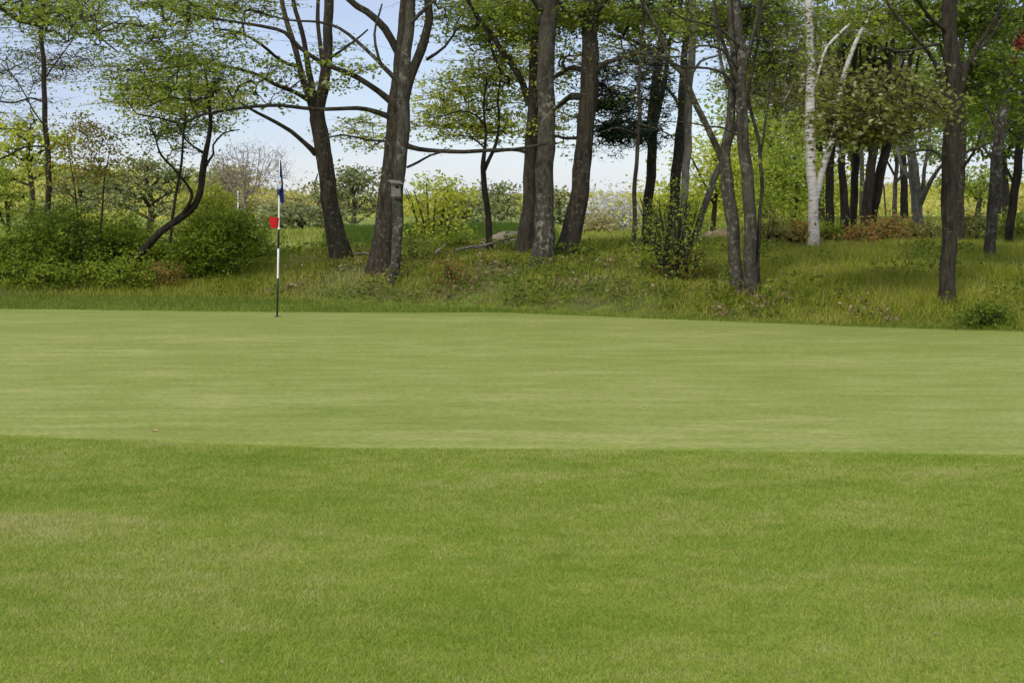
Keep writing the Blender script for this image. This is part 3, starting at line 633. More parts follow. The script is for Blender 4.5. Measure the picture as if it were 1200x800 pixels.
tree('twin_trunk_tree', 'tree', 'right trunk of the close pair, with many thin branches reaching left', hit(881, 348), BARK,
     [(881, 347, 18), (880, 315, 16), (879, 270, 15), (876, 225, 14.5), (874, 185, 14), (870, 140, 13), (868, 100, 12), (868, 50, 10), (864, 0, 9), (870, -110, 6), (866, -200, 3)],
     [([(868, 102, 7), (858, 82, 5), (850, 60, 4.5), (842, 35, 4), (838, 0, 3.5)], -.6), ([(870, 80, 5), (880, 50, 4.5), (888, 15, 4), (895, -20, 3)], -.3),
      ([(866, 108, 4.5), (850, 88, 3.4), (830, 80, 3), (800, 78, 2.6), (770, 68, 2.2), (740, 60, 1.6), (715, 55, 1.2)], -1.0),
      ([(866, 82, 4), (845, 58, 3), (820, 54, 2.6), (800, 66, 2.2), (775, 66, 1.8), (750, 66, 1.3)], -1.3),
      ([(868, 55, 4), (845, 35, 3), (825, 28, 2.4), (800, 22, 2), (780, 10, 1.6)], -1.1), ([(868, 160, 3), (848, 150, 2.4), (830, 148, 2), (805, 143, 1.4), (780, 143, 1)], -.7)],
     [((880, 20, 60, 26, 53), dict(leaves=38, size=.06, pal='green')), ((890, -150, 130, 100, 50), dict(leaves=11, size=.1)), ((760, 68, 40, 18, 15), dict(leaves=5, size=.05, dY=-1)), ((905, 70, 30, 30, 20), dict(leaves=30, size=.06, dY=.6))], lobes=.25)
tree('slender_tree', 'tree', 'thin brown stem close against the right side of the twin trunks', hit(889, 345), BARK_BROWN,
     [(889, 345, 6.5), (889, 312, 5.5), (890, 260, 4.5), (892, 210, 4.5), (890, 170, 4), (884, 140, 4), (876, 110, 3.6), (886, 60, 3), (893, 10, 2.5), (890, -80, 1.5)],
     [([(890, 180, 3), (898, 140, 2.6), (905, 100, 2), (908, 60, 1.5)], .6)],
     [((905, 60, 40, 50, 45), dict(leaves=34, size=.06, pal='brown'))], lobes=.1)
# birches
tree('birch_tree', 'birch', 'white-barked birch, the tall straight pale stem at the bank top right', hit(953, 292), BIRCH,
     [(953, 293, 15.5), (954, 262, 12.5), (953, 230, 12), (950, 200, 11.5), (949, 150, 11), (950, 100, 10), (949, 50, 9), (948, 0, 9), (952, -110, 6), (948, -190, 3)],
     [([(956, 236, 8), (961, 215, 7.5), (966, 195, 7.5), (972, 172, 7.5), (981, 140, 7), (984, 112, 7), (990, 85, 6), (1000, 60, 5), (1008, 40, 4.5), (1020, 15, 3.5), (1030, -20, 2.5)], -.4),
      ([(953, 110, 3), (964, 65, 3), (975, 48, 3.4), (993, 30, 3)], .3)],
     [((930, 90, 46, 60, 57), dict(leaves=46, size=.075, pal='brown', dY=1.2)), ((1000, 20, 60, 26, 45), dict(leaves=40, size=.07, pal='green')), ((950, -130, 120, 90, 40), dict(leaves=11, size=.11)), ((925, 20, 44, 26, 38), dict(leaves=42, size=.07, pal='green'))], lobes=.15)
# dark clump behind the birch
for i, (lab, Yc, pts) in enumerate([
    ('dark trunk just right of the white birch, leftmost of the dark clump', 30.5, [(972, 284, 11), (972, 230, 10), (974, 180, 9), (978, 120, 7), (984, 60, 6), (990, 0, 5), (995, -100, 3)]),
    ('dark trunk second from the left in the dark clump behind the birch', 30.0, [(990, 284, 12), (989, 240, 10), (987, 190, 8), (992, 130, 7), (1002, 70, 6), (1006, 0, 5), (1000, -100, 3)]),
    ('narrow dark trunk in the middle of the dark clump', 31.5, [(1001, 282, 7), (1001, 235, 8), (1003, 190, 8), (1010, 130, 7), (1018, 70, 5), (1022, 0, 4), (1030, -100, 3)]),
    ('stout dark trunk leaning right in the dark clump', 30.2, [(1013, 284, 14), (1016, 240, 12), (1021, 195, 11), (1030, 150, 8), (1040, 100, 6), (1046, 50, 5), (1052, -60, 3)]),
    ('rightmost leaning dark trunk of the dark clump', 30.8, [(1018, 284, 13), (1025, 235, 12), (1035, 190, 11), (1048, 145, 8), (1062, 100, 6), (1072, 40, 5), (1080, -60, 3)])]):
    x1, y1 = pts[3][:2]
    tree('dark_trunk_tree', 'tree', lab, Yc, BARK_DARK if i != 0 else BARK_BROWN, pts,
         [([(pts[2][0], pts[2][1], 5), (x1 - 14, y1 - 20, 4), (x1 - 22, y1 - 70, 3), (x1 - 20, y1 - 120, 2)],), ([(x1, y1, 5), (x1 + 18, y1 - 30, 3.5), (x1 + 30, y1 - 80, 2.5)],)],
         [((x1, 70, 50, 60, 26), dict(leaves=30, size=.085, pal='brown' if i % 2 else 'green')), ((x1 + 10, -50, 60, 60, 16), dict(leaves=34, size=.12))], G2, lobes=.2)
# grey trees in the gap
tree('broadleaf_tree', 'tree', 'light grey forked tree in the sky gap left of the big dark front trunk', 36, BARK_GREY,
     [(1077, 292, 16), (1075, 255, 13), (1073, 230, 13), (1071, 200, 12), (1067, 170, 9), (1062, 140, 7), (1060, 100, 5), (1056, 50, 4)],
     [([(1077, 240, 9), (1087, 218, 6.5), (1095, 205, 5), (1106, 192, 4), (1118, 186, 3)],), ([(1070, 212, 6), (1060, 200, 5), (1055, 190, 4), (1050, 170, 3)],), ([(1080, 226, 5), (1083, 200, 4.5), (1087, 180, 4), (1092, 140, 3)],)],
     [((1075, 175, 36, 18, 16), dict(leaves=34, size=.1, pal='green')), ((1070, 110, 60, 50, 57), dict(leaves=36, size=.1, pal='green'))], G2)
tree('broadleaf_tree', 'tree', 'thin branching tree between the dark clump and the light grey tree', 38, BARK,
     [(1049, 290, 7), (1049, 250, 6), (1049, 220, 5), (1050, 190, 4.5), (1046, 160, 3.5), (1044, 110, 2.5)],
     [([(1050, 215, 3.5), (1060, 200, 2.6), (1068, 182, 2)],), ([(1048, 205, 3), (1040, 190, 2.6), (1032, 178, 2)],), ([(1041, 285, 2.6), (1038, 250, 2.4), (1036, 220, 2), (1030, 205, 1.4)],)],
     [((1045, 150, 40, 30, 30), dict(leaves=30, size=.1, pal='green'))], G2)
# big dark front trunk right
Yr = hit(1110, 358)
tree('oak_tree', 'tree', 'big dark trunk nearest the green on the right, many low branches', Yr, BARK_BROWN,
     [(1111, 359, 24), (1110, 335, 19), (1111, 290, 18), (1112, 240, 18), (1114, 190, 18), (1117, 140, 18), (1117, 95, 18), (1115, 50, 17), (1113, 0, 17), (1117, -120, 12), (1112, -250, 6)],
     [([(1112, 190, 6), (1110, 150, 6), (1106, 112, 5.5), (1098, 82, 5), (1088, 62, 4.5), (1070, 40, 4), (1050, 18, 3.5), (1040, 0, 3)], -.6),
      ([(1112, 112, 5), (1106, 60, 3.8), (1100, 52, 3.4), (1085, 55, 3.2), (1065, 60, 3), (1048, 60, 2.8), (1035, 56, 2.4), (1022, 68, 2)], -1.0),
      ([(1122, 120, 7), (1130, 95, 6), (1136, 75, 5.5), (1146, 52, 5), (1158, 34, 4.5), (1172, 10, 4), (1180, -20, 3)], -.5),
      ([(1122, 90, 5), (1138, 66, 4), (1155, 50, 3.6), (1175, 20, 3)], .7), ([(1120, 190, 4), (1138, 175, 3), (1160, 168, 2.4), (1175, 150, 2)], .6), ([(1112, 140, 4), (1095, 120, 3), (1075, 110, 2.4), (1050, 116, 1.8), (1035, 130, 1.4)], -.8),
      ([(1113, 205, 3.5), (1098, 180, 3), (1080, 176, 2.4), (1060, 182, 2)], .6), ([(1112, 90, 4), (1095, 100, 3), (1080, 120, 2.4)], -.9), ([(1112, 40, 5), (1085, 15, 4), (1060, -20, 3)], -.9)],
     [((1030, 125, 66, 40, 77), dict(leaves=26, size=.075, pal='brown', dY=-.9, spread=(.3, .3, .10))), ((1010, 150, 46, 30, 32), dict(leaves=24, size=.075, pal='brown', dY=-.6)), ((1150, 20, 60, 30, 58), dict(leaves=40, size=.07, pal='deep')), ((1060, 20, 60, 30, 51), dict(leaves=38, size=.07, pal='green')),
      ((1110, -160, 150, 120, 60), dict(leaves=11, size=.1, depth=2.6)), ((1160, 95, 46, 40, 45), dict(leaves=40, size=.07, pal='deep', dY=.8)) ], lobes=.3)
rust_tree = tree('broadleaf_tree', 'tree', 'grey trunk leaning right near the right edge, with a rust-red patch high up', hit(1161, 307), BARK,
     [(1161, 308, 17), (1161, 285, 13), (1163, 250, 13.5), (1166, 210, 14), (1171, 165, 12), (1177, 125, 11), (1183, 85, 10), (1190, 55, 10), (1198, 25, 9), (1208, -20, 8), (1220, -120, 5)],
     [([(1170, 250, 5), (1172, 200, 5), (1168, 150, 4), (1150, 110, 3), (1145, 60, 2.4)], .5), ([(1168, 190, 4), (1155, 175, 3), (1150, 150, 2.4)], .5)],
     [((1180, 40, 40, 60, 51), dict(leaves=40, size=.08, pal='deep', dY=1.2)), ((1210, -110, 80, 80, 26), dict(leaves=11, size=.11)), ((1180, 150, 36, 30, 20), dict(leaves=30, size=.08, pal='deep', dY=1.5))], lobes=.2)
tree('broadleaf_tree', 'tree', 'grey-brown trunk half hidden close behind the big dark front trunk', 28.5, BARK_BROWN,
     [(1124, 290, 13), (1125, 240, 11), (1126, 190, 10), (1127, 140, 9), (1124, 90, 8), (1128, 30, 7), (1130, -100, 4)],
     [([(1126, 200, 4), (1140, 180, 3), (1150, 150, 2)],)], [((1140, 60, 50, 50, 39), dict(leaves=36, size=.09, pal='deep')), ((1130, -90, 80, 70, 20), dict(leaves=11, size=.12))], lobes=.2)
tree('broadleaf_tree', 'tree', 'dark straight trunk at the far right edge, leaning slightly right', 27.5, BARK_DARK,
     [(1181, 298, 11), (1185, 260, 10), (1190, 215, 10), (1196, 160, 9), (1200, 110, 8), (1206, 50, 7), (1212, -60, 5)],
     [([(1189, 220, 4), (1178, 195, 3), (1168, 165, 2.4)], .6)], [((1190, 100, 40, 60, 45), dict(leaves=40, size=.09, pal='deep')), ((1215, -50, 60, 60, 16), dict(leaves=11, size=.11))], lobes=.2)

# ------------------------------------------------------------------ background wood on the right
G_BACK = 'trees in the background wood'
bk = [  # px of the root, distance, trunk width px, crown centre y, rx, ry, n, palette, label
 (835, 44, 6, 200, 42, 46, 60, 'yellow', 'bright green tree in the gap left of the twin trunks'),
 (905, 46, 7, 190, 46, 60, 90, 'green', 'leafy green background tree right of the twin trunks'),
 (928, 40, 5, 215, 34, 44, 60, 'green', 'low leafy tree just left of the white birch'),
 (896, 58, 6, 130, 60, 60, 80, 'green', 'tall pale green tree far behind the twin trunks'),
 (962, 52, 8, 110, 60, 60, 80, 'green', 'background tree high behind the white birch'),
 (1000, 56, 8, 130, 60, 70, 90, 'brown', 'olive background tree behind the dark clump'),
 (1060, 60, 8, 90, 70, 60, 80, 'green', 'tall background tree above the sky gap'),
 (1120, 50, 8, 120, 60, 50, 70, 'deep', 'deep green background tree behind the big front trunk'),
 (1180, 46, 8, 140, 56, 50, 80, 'deep', 'deep green background tree at the right edge'),
 (1145, 62, 6, 215, 40, 20, 26, 'green', 'small green tree in the right-hand sky gap'),
 (960, 70, 6, 225, 50, 34, 50, 'yellow', 'yellow-green tree low behind the birch stems'),
 (870, 75, 6, 235, 50, 30, 50, 'yellow', 'yellow-green tree far behind the leaning trunk'),
 (1010, 66, 5, 55, 70, 40, 50, 'green', 'high leafy background crown over the dark clump'),
 (790, 60, 5, 240, 40, 26, 40, 'yellow', 'small bright tree behind the leafy shrub'),
]
for (px, Y, tw, cy, rx, ry, n, pal, lab) in bk:
    g = P(px, 0, Y); zb = tz(g[0], Y); by = 400 - F * math.tan(math.atan((zb - EYE) / Y) + PITCH)
    j = random.uniform(-8, 8)
    tree('background_tree', 'tree', lab, Y, BARK if n % 20 else BARK_DARK,
         [(px, by, tw * 1.3), (px + j * .3, by * .6 + cy * .4, tw), (px + j, cy, tw * .7), (px + j * .5, cy - ry * .8, tw * .3)],
         [([(px + j * .4, by * .5 + cy * .5, tw * .6), (px - rx * .4, cy, tw * .4), (px - rx * .7, cy - ry * .5, tw * .2)],), ([(px + j * .6, by * .4 + cy * .6, tw * .6), (px + rx * .4, cy - ry * .1, tw * .4), (px + rx * .7, cy - ry * .5, tw * .2)],)],
         [((px, cy, rx, ry, n), dict(leaves=56, size=.0028 * Y, pal=pal, depth=rx * Y / F, spread=(.011 * Y, .011 * Y, .004 * Y)))], G_BACK, sides=8, lobes=.1, twig_r=.008, twig_sides=4, mini=0, step=.5)

# rust-red lichen clinging to the near side of the leaning grey trunk
Yq = hit(1161, 307); k = 260; t = rng.random(k); t = np.where(t < .45, t * .9, .52 + (t - .45) * .85)
px = np.interp(t, [0, .5, 1], [1182, 1190, 1196]); py = np.interp(t, [0, .5, 1], [92, 62, 38]); off = rng.uniform(-1, .9, k)
c = np.stack([P(a, b_, Yq) for a, b_ in zip(px, py)]); r_ = 5.4 * Yq / F
c[:, 0] += off * r_; c[:, 1] -= np.sqrt(1 - off ** 2 * .95) * r_
link('red_lichen', leaves_mesh('red_lichen', c, rng.uniform(.03, .06, k), leaf_mat('red_lichen_crust', [(.16, .03, .015), (.34, .05, .02)], .02), rng.random(k), up=.0, aspect=.9), rust_tree)
# ------------------------------------------------------------------ shrubs
def shrub(name, cat, label, px, py, Y, w_px, h_px, pal, bark=None, stems=7, n=60, leaves=46, size=.065, group='bushes along the edge', spread=(.16, .16, .12), stem_w=2.2, full=.5, twig_r=.004, shape='leaf', lean=0, **kw):
    p = Plant(Y, bark or BARK_BROWN); r0 = P(px, py, Y); r0[2] = tz(r0[0], Y); o = empty(name, r0); tag(o, label, cat, group)
    by = 400 + F * math.tan(math.atan((EYE - r0[2]) / Y) - PITCH)
    for i in range(stems):
        a = (i + .5) / stems * 2 - 1; a += random.uniform(-.15, .15); d = random.uniform(-.5, .5) * w_px * Y / F * .6
        b = px + a * w_px * .10
        p.limb([(b, by + 2, stem_w), (b + a * w_px * .12, by - h_px * .3, stem_w * .8), (b + a * w_px * .25 + lean, by - h_px * .6, stem_w * .55), (b + a * w_px * .36 + lean * 1.5, by - h_px * random.uniform(.75, .9), stem_w * .3)], d, 5, 0, 0, 'stem')
    p.region(px + lean, by - h_px * (1 - full / 1), w_px * .5, h_px * full, n, depth=w_px * Y / F * .4, leaves=leaves, size=size, pal=pal, spread=spread)
    p.build(o, twig_r=twig_r, twig_sides=4, mini=1, step=.25, shape=shape, **kw); return o
GL = 'bushes on the left bank'
shrub('bush', 'bush', 'dark green bushy shrub left of the crooked tree', 68, 312, 25.9, 108, 92, 'deep', n=130, leaves=60, size=.06, group=GL)
shrub('bush', 'bush', 'low mid-green bush at the left edge beside the long grass', 15, 322, 25.8, 86, 56, 'bush', n=80, leaves=54, size=.06, group=GL)
shrub('bush', 'bush', 'light green bush between the dark shrub and the crooked tree', 142, 315, 26.6, 84, 62, 'bush', n=95, leaves=56, size=.06, group=GL)
shrub('bush', 'bush', 'bright bush behind the foot of the crooked tree', 192, 312, 26.5, 60, 46, 'bush', n=60, leaves=50, size=.06, group=GL)
shrub('bush', 'bush', 'large bright green bush right of the crooked tree', 255, 312, 26.0, 104, 80, 'bush', n=150, leaves=60, size=.06, group=GL)
shrub('bush', 'bush', 'tall yellow-green bush rising behind the crooked trunk', 240, 300, 29.0, 60, 92, 'yellow', n=70, leaves=44, size=.07, group=GL)
shrub('bush', 'bush', 'low bush spilling over the long grass below the dark shrub', 60, 334, 25.3, 110, 30, 'bush', n=80, leaves=44, size=.055, group=GL)
shrub('bush', 'bush', 'low leafy bush at the foot of the crooked tree', 150, 333, 25.2, 90, 26, 'bush', n=90, leaves=40, size=.055, group=GL)
shrub('bush', 'bush', 'pale spiky shrub between the dark shrub and the light bush', 112, 300, 28.5, 60, 62, 'yellow', n=50, leaves=40, size=.07, group=GL)
shrub('bush', 'bush', 'thin reddish-leaved sapling with two crooked stems above the left bushes', 105, 300, 25.5, 90, 205, 'reddish', bark=BARK_DARK, stems=2, n=55, leaves=34, size=.06, group=GL, full=.28, stem_w=3, spread=(.25, .25, .08))
shrub('low_plant', 'plant', 'small rust-red shoots under the crooked trunk', 192, 304, 25.0, 34, 24, 'red', n=14, leaves=30, size=.06, group=GL, stems=3)
shrub('bush', 'bush', 'dark bush low at the right end of the left bushes', 300, 318, 28.5, 46, 30, 'deep', n=26, leaves=44, size=.06, group=GL)
# leafy shrub in front of the middle trunks
Ys = hit(785, 329)
shrub('shrub', 'shrub', 'multi-stemmed leafy shrub standing before the pale spotted trunk', 788, 329, Ys, 94, 112, 'green', bark=BARK_BROWN, stems=34, n=170, leaves=13, size=.05, group='shrubs in the wood', stem_w=2.6, spread=(.08, .08, .14), full=.60)
shrub('bush', 'bush', 'dark reddish tangle of leaves low inside the leafy shrub', 800, 328, Ys + .1, 54, 36, 'reddish', bark=BARK_DARK, stems=14, n=16, leaves=26, size=.055, group='shrubs in the wood', spread=(.1, .1, .1))
shrub('shrub', 'shrub', 'open yellow-leaved shrub just right of the birdhouse trunk', 508, 292, 34, 86, 92, 'yellow', stems=10, n=80, leaves=26, size=.10, group='shrubs in the wood', stem_w=3, spread=(.26, .26, .09), full=.5)
for i, (px, w_, h_, Y, pal, lab) in enumerate([
    (905, 34, 34, 27.0, 'brown', 'low yellowish shrub left of the white birch'), (932, 34, 26, 27.5, 'red', 'low rust-tinged shrub at the foot of the white birch'),
    (1010, 44, 22, 28, 'red', 'rust-red low shrub in front of the dark clump'), (1045, 60, 30, 28.5, 'red', 'taller rust-red shrub between dark clump and grey tree'),
    (1085, 50, 26, 29, 'brown', 'olive shrub left of the big front trunk'), (1138, 44, 34, 29, 'brown', 'olive shrub between the front trunk and the leaning grey one'),
    (1190, 44, 34, 29, 'bush', 'green shrub at the right edge under the dark trunk'), (970, 34, 20, 28.5, 'bush', 'green shrub right of the white birch foot')]):
    shrub('low_shrub', 'shrub', lab, px, 292, Y, w_, h_, pal, n=34, leaves=26, size=.07, group='low shrubs at the top of the right bank')
shrub('low_plant', 'plant', 'small red-brown sprouting plant on the bank below the fallen branch', 528, 332, hit(528, 334), 20, 26, 'red', n=14, leaves=26, size=.05, group='small plants on the bank', stems=4)
shrub('low_plant', 'plant', 'dark green leafy clump at the foot of the right bank', 1155, 384, hit(1155, 384), 50, 24, 'deep', n=34, leaves=30, size=.05, group='small plants on the bank', stems=5)
shrub('low_plant', 'plant', 'green leafy clump at the top of the bank under the yellow-leaved shrub', 535, 298, 27.5, 44, 16, 'bush', n=24, leaves=30, size=.06, group='small plants on the bank', stems=4)

# ------------------------------------------------------------------ far trees and shrubs
def far_plant(name, cat, label, px, top, Y, w_px, pal, pads, trunk_w, bark, leaves=26, size=None, shape='leaf', group='trees of the far landscape', mini=0, n_each=10, flatn=.28):
    g = P(px, 0, Y); zb = tz(g[0], Y); by = 400 + F * math.tan(math.atan((EYE - zb) / Y) - PITCH)
    p = Plant(Y, bark); o = empty(name, (g[0], Y, zb)); tag(o, label, cat, group)
    p.limb([(px, by, trunk_w * 1.3), (px + w_px * .02, by * .6 + top * .4, trunk_w), (px - w_px * .03, by * .3 + top * .7, trunk_w * .6), (px, top + 4, trunk_w * .25)], 0, 7, .05, 0, 'trunk', True)
    for (ox, oy, rx, ry) in pads:
        p.limb([(px, min(by - 3, oy + 18), trunk_w * .55), ((px + ox) / 2, oy + 9, trunk_w * .4), (ox, oy + 1, trunk_w * .2)], random.uniform(-.5, .5) * w_px * Y / F * .5, 5, 0, 0, 'limb')
        p.region(ox, oy, rx, ry, n_each, depth=rx * Y / F * .8, leaves=leaves, size=size or .0030 * Y, pal=pal, spread=(.008 * Y, .008 * Y, .008 * Y * flatn))
    p.build(o, twig_r=.012, twig_sides=4, mini=mini, step=.8, shape=shape)
far_plant('pine_tree', 'pine', 'flat-topped grey-green pine between the two left-hand big trunks', 414, 198, 75, 60, 'farpine', [(415, 203, 14, 4), (405, 214, 16, 4), (425, 211, 15, 4), (396, 228, 16, 4), (430, 232, 20, 5), (412, 222, 18, 5), (440, 246, 16, 5), (392, 246, 14, 6)], 5, BARK)
far_plant('pine_tree', 'pine', 'wide spreading pine with reddish limbs above the left bushes', 175, 185, 60, 110, 'farpine', [(165, 192, 22, 5), (190, 205, 22, 5), (150, 208, 22, 5), (130, 218, 18, 5), (205, 222, 24, 6), (165, 226, 26, 7), (140, 238, 24, 7), (195, 242, 24, 8), (215, 205, 16, 5)], 7, BARK_BROWN, n_each=12)
far_plant('pine_tree', 'pine', 'dull green pine behind the thin tree at the left edge', 95, 200, 66, 80, 'farpine', [(95, 208, 24, 5), (120, 222, 24, 6), (75, 222, 24, 6), (110, 240, 28, 8), (70, 244, 26, 8), (95, 258, 34, 8)], 6, BARK_BROWN, n_each=12)
far_plant('pine_tree', 'pine', 'rounded grey-brown pine under the bare tree', 268, 192, 80, 60, 'tan', [(268, 199, 16, 5), (255, 210, 18, 6), (282, 210, 16, 6), (270, 225, 24, 7), (250, 236, 20, 7), (290, 238, 22, 8), (272, 250, 30, 8)], 6, BARK_BROWN, n_each=12)
far_plant('pine_tree', 'pine', 'low wide dark pine spreading behind the flagstick', 352, 240, 62, 90, 'farpine', [(335, 246, 24, 3), (372, 248, 22, 3), (350, 256, 34, 4), (325, 261, 22, 4), (385, 262, 18, 4)], 5, BARK_DARK, n_each=14)
far_plant('pine_tree', 'pine', 'small pointed pine in the gap between sapling and trio', 585, 214, 95, 22, 'farpine', [(585, 220, 4, 4), (583, 230, 8, 4), (589, 238, 9, 4), (582, 246, 10, 5), (588, 254, 12, 5)], 3, BARK, n_each=7)
far_plant('pine_tree', 'pine', 'dark grey pine right of the yellow-leaved shrub', 545, 224, 85, 50, 'farpine', [(545, 230, 14, 4), (535, 240, 18, 5), (556, 244, 16, 5), (542, 254, 24, 7), (562, 260, 14, 6), (525, 260, 14, 6)], 5, BARK_BROWN)
far_plant('pine_tree', 'pine', 'dull pine seen between the trunks of the trio', 655, 222, 85, 40, 'farpine', [(655, 230, 14, 5), (650, 242, 18, 6), (662, 250, 16, 7), (655, 262, 20, 8)], 4, BARK_BROWN)
far_plant('broadleaf_tree', 'tree', 'grey-green tree between the flagstick and the three-stemmed tree', 372, 200, 110, 90, 'tan', [(345, 236, 20, 8), (375, 228, 22, 9), (400, 236, 18, 9), (330, 248, 16, 8), (360, 248, 22, 8)], 5, BARK_BROWN, flatn=.6)
far_plant('broadleaf_tree', 'tree', 'yellowish tree with pinkish limbs at the far left edge', 36, 140, 42, 90, 'yellow', [(10, 150, 26, 9), (40, 158, 26, 9), (65, 168, 18, 8), (5, 175, 22, 9), (30, 188, 24, 8), (60, 195, 18, 6), (-10, 200, 24, 10)], 7, BARK_BROWN, leaves=44, n_each=8, flatn=.5, mini=1)
far_plant('broadleaf_tree', 'tree', 'dark leafy low tree standing at the left edge behind the bushes', 8, 195, 34, 50, 'green', [(5, 210, 20, 8), (15, 232, 20, 9), (0, 250, 24, 10)], 5, BARK_DARK, leaves=44, n_each=8, flatn=.5, mini=1)
far_plant('blossom_shrub', 'shrub', 'white-blossomed shrub in the clearing right of the trio', 718, 244, 62, 60, 'white', [(702, 257, 10, 4), (718, 253, 12, 4), (733, 262, 10, 6), (722, 268, 16, 7), (704, 270, 10, 6), (736, 276, 8, 6)], 4, BARK_DARK, leaves=60, n_each=22, flatn=.9, size=.17)
far_plant('shrub', 'shrub', 'brown-green rounded shrub in front of the white blossom', 706, 258, 58, 34, 'tan', [(700, 266, 9, 4), (695, 273, 10, 4), (706, 273, 10, 4), (701, 279, 13, 4)], 4, BARK_DARK, leaves=50, n_each=12, flatn=.7)
# bare tree
g = P(288, 0, 70)
pb = Plant(70, bark_mat('pale_bare_bark', (.2, .15, .13), (.36, .3, .27))); ob = empty('bare_tree', (g[0], 70, tz(g[0], 70))); tag(ob, 'bare pinkish-grey tree without leaves behind the left bushes', 'tree', 'trees of the far landscape')
pb.limb([(290, 292, 5), (288, 255, 3.4), (286, 225, 2.2), (288, 200, 1.4), (290, 180, .6)], 0, 7, .05, 0, 'trunk', True)
for k in range(12):
    a = -1 + 2 * k / 11; pb.limb([(288, 255 - 3 * k, 1.5), (288 + a * 16 + 3 * math.sin(k * 5), 222, 1.1), (288 + a * 34, 195 - 12 * (1 - abs(a)), .7), (288 + a * 44 + 4 * math.sin(k * 3), 178 - 8 * (1 - abs(a)), .4)], random.uniform(-2, 2), 5, 0, 0, 'limb')
pb.region(290, 200, 52, 34, 420, depth=2.2, leaves=0, size=.05, pal='bare', spread=(.3, .3, .3))
pb.region(290, 200, 50, 34, 90, depth=2.2, leaves=12, size=.07, pal='bare', spread=(.3, .3, .3))
pb.build(ob, twig_r=.007, twig_sides=3, mini=2, up=.2, step=.6)

# hill woodland: one mass of far crowns (stuff)
pos = []; sz = []; vv = []
for k in range(1300):
    Y = 105 + 190 * random.random() ** .8; x = (random.random() * 2 - 1) * (.62 * Y + 8)
    if Y < 150 and -.05 < x / Y < .12: continue
    z = tz(x, Y); r = random.uniform(1.0, 1.9) * (1.35 if abs(x) > .18 * Y else 1); hh = r * random.uniform(.7, 1.0)
    m = 320; d = rng.normal(size=(m, 3)); d /= np.linalg.norm(d, axis=1)[:, None]; d[:, 2] = np.abs(d[:, 2])
    d *= (.7 + .35 * rng.random(m))[:, None] * (1 + .25 * np.sin(d[:, :1] * 7 + k) + .2 * np.sin(d[:, 2:] * 9 + k))
    pos.append(np.array([x, Y, z]) + d * [r, r, hh]); sz.append(np.full(m, .30 * (Y / 180) ** .5) * (.6 + .8 * rng.random(m)))
    vv.append(np.clip(rng.normal(random.choice([.2, .45, .55, .7, .9]), .1, m), 0, 1))
o = link('hill_woodland', leaves_mesh('hill_woodland', np.concatenate(pos), np.concatenate(sz), LEAF['hill'], np.concatenate(vv), aspect=.8)); tag(o, 'yellow-green scrub and woodland covering the far low hills', 'woodland', kind='stuff')

# ------------------------------------------------------------------ objects
def bm_obj(name, verts, faces, m, parent=None, smooth=False):
    me = bpy.data.meshes.new(name); me.from_pydata([tuple(float(c) for c in v) for v in verts], [], faces); me.update()
    if smooth:
        for p in me.polygons: p.use_smooth = True
    me.materials.append(m); return link(name, me, parent)
def tube_obj(name, pts, rad, m, parent=None, sides=12, rough=0):
    T = Tubes(); T.add(np.array(pts, float), rad, sides, rough); return link(name, T.mesh(name, m), parent)
WHITE = flat('white_paint', (.78, .78, .76), .4); BLACK = flat('black_paint', (.012, .014, .013), .35); GRN = flat('dark_green_black_paint', (.01, .022, .014), .4)
RED = flat('red_plastic', (.55, .012, .015), .45); HOLE = flat('hole_black', (.01, .01, .008), .9)
def flag_material():
    m, n, b = mat('navy_flag_cloth'); b.inputs['Roughness'].default_value = .75
    uv = n.nodes.new('ShaderNodeTexCoord')
    b.inputs['Base Color'].default_value = (.012, .02, .10, 1); return m
NAVY = flag_material(); EMB = flat('white_emblem_print', (.6, .66, .72), .7); EMR = flat('red_emblem_print', (.5, .03, .04), .7); EMB2 = flat('light_blue_emblem_print', (.2, .45, .7), .7)
Yf = hit(325, 372)
b0 = P(324.8, 372, Yf); b0[2] = tz(b0[0], Yf) + .005; top = P(328.0, 188, Yf)
fs = empty('flagstick', b0); tag(fs, 'golf flagstick with navy flag and red marker standing in the putting green', 'flagstick')
def onp(py): t = (372 - py) / (372 - 188); return b0 * (1 - t) + top * t
def seg(nm, ya, yb, r, m):
    tube_obj(nm, [onp(ya), onp((ya + yb) / 2), onp(yb)], [r] * 3, m, fs)
seg('lower_pole', 374, 326.6, .0135, GRN); seg('white_band', 326.5, 291.5, .0145, WHITE); seg('black_band', 291.4, 267.6, .015, BLACK); seg('upper_pole', 267.5, 188, .0125, WHITE); seg('finial', 188, 186.6, .016, WHITE)
# red marker: a tapering open basket round the stick, a little to its left
c0 = onp(267) ; c1 = onp(255); k = Yf / F
V = []; Fc = []
for i in range(20):
    a = i / 20 * 2 * math.pi
    V.append(c0 + [(-4.8 + 4.6 * math.cos(a)) * k, .035 * math.sin(a), 0]); V.append(c1 + [(-5.6 + 6.2 * math.cos(a)) * k, .05 * math.sin(a), (.8 * math.cos(a)) * k * -.6 + .003])
for i in range(20):
    j = (i + 1) % 20; Fc.append((2 * i, 2 * j, 2 * j + 1, 2 * i + 1))
Fc.append([2 * i for i in range(20)][::-1]); Fc.append([2 * i + 1 for i in range(20)])
bm_obj('red_marker', V, Fc, RED, fs)
tube_obj('marker_collar', [onp(268.6), onp(267.2)], [.02, .02], WHITE, fs)
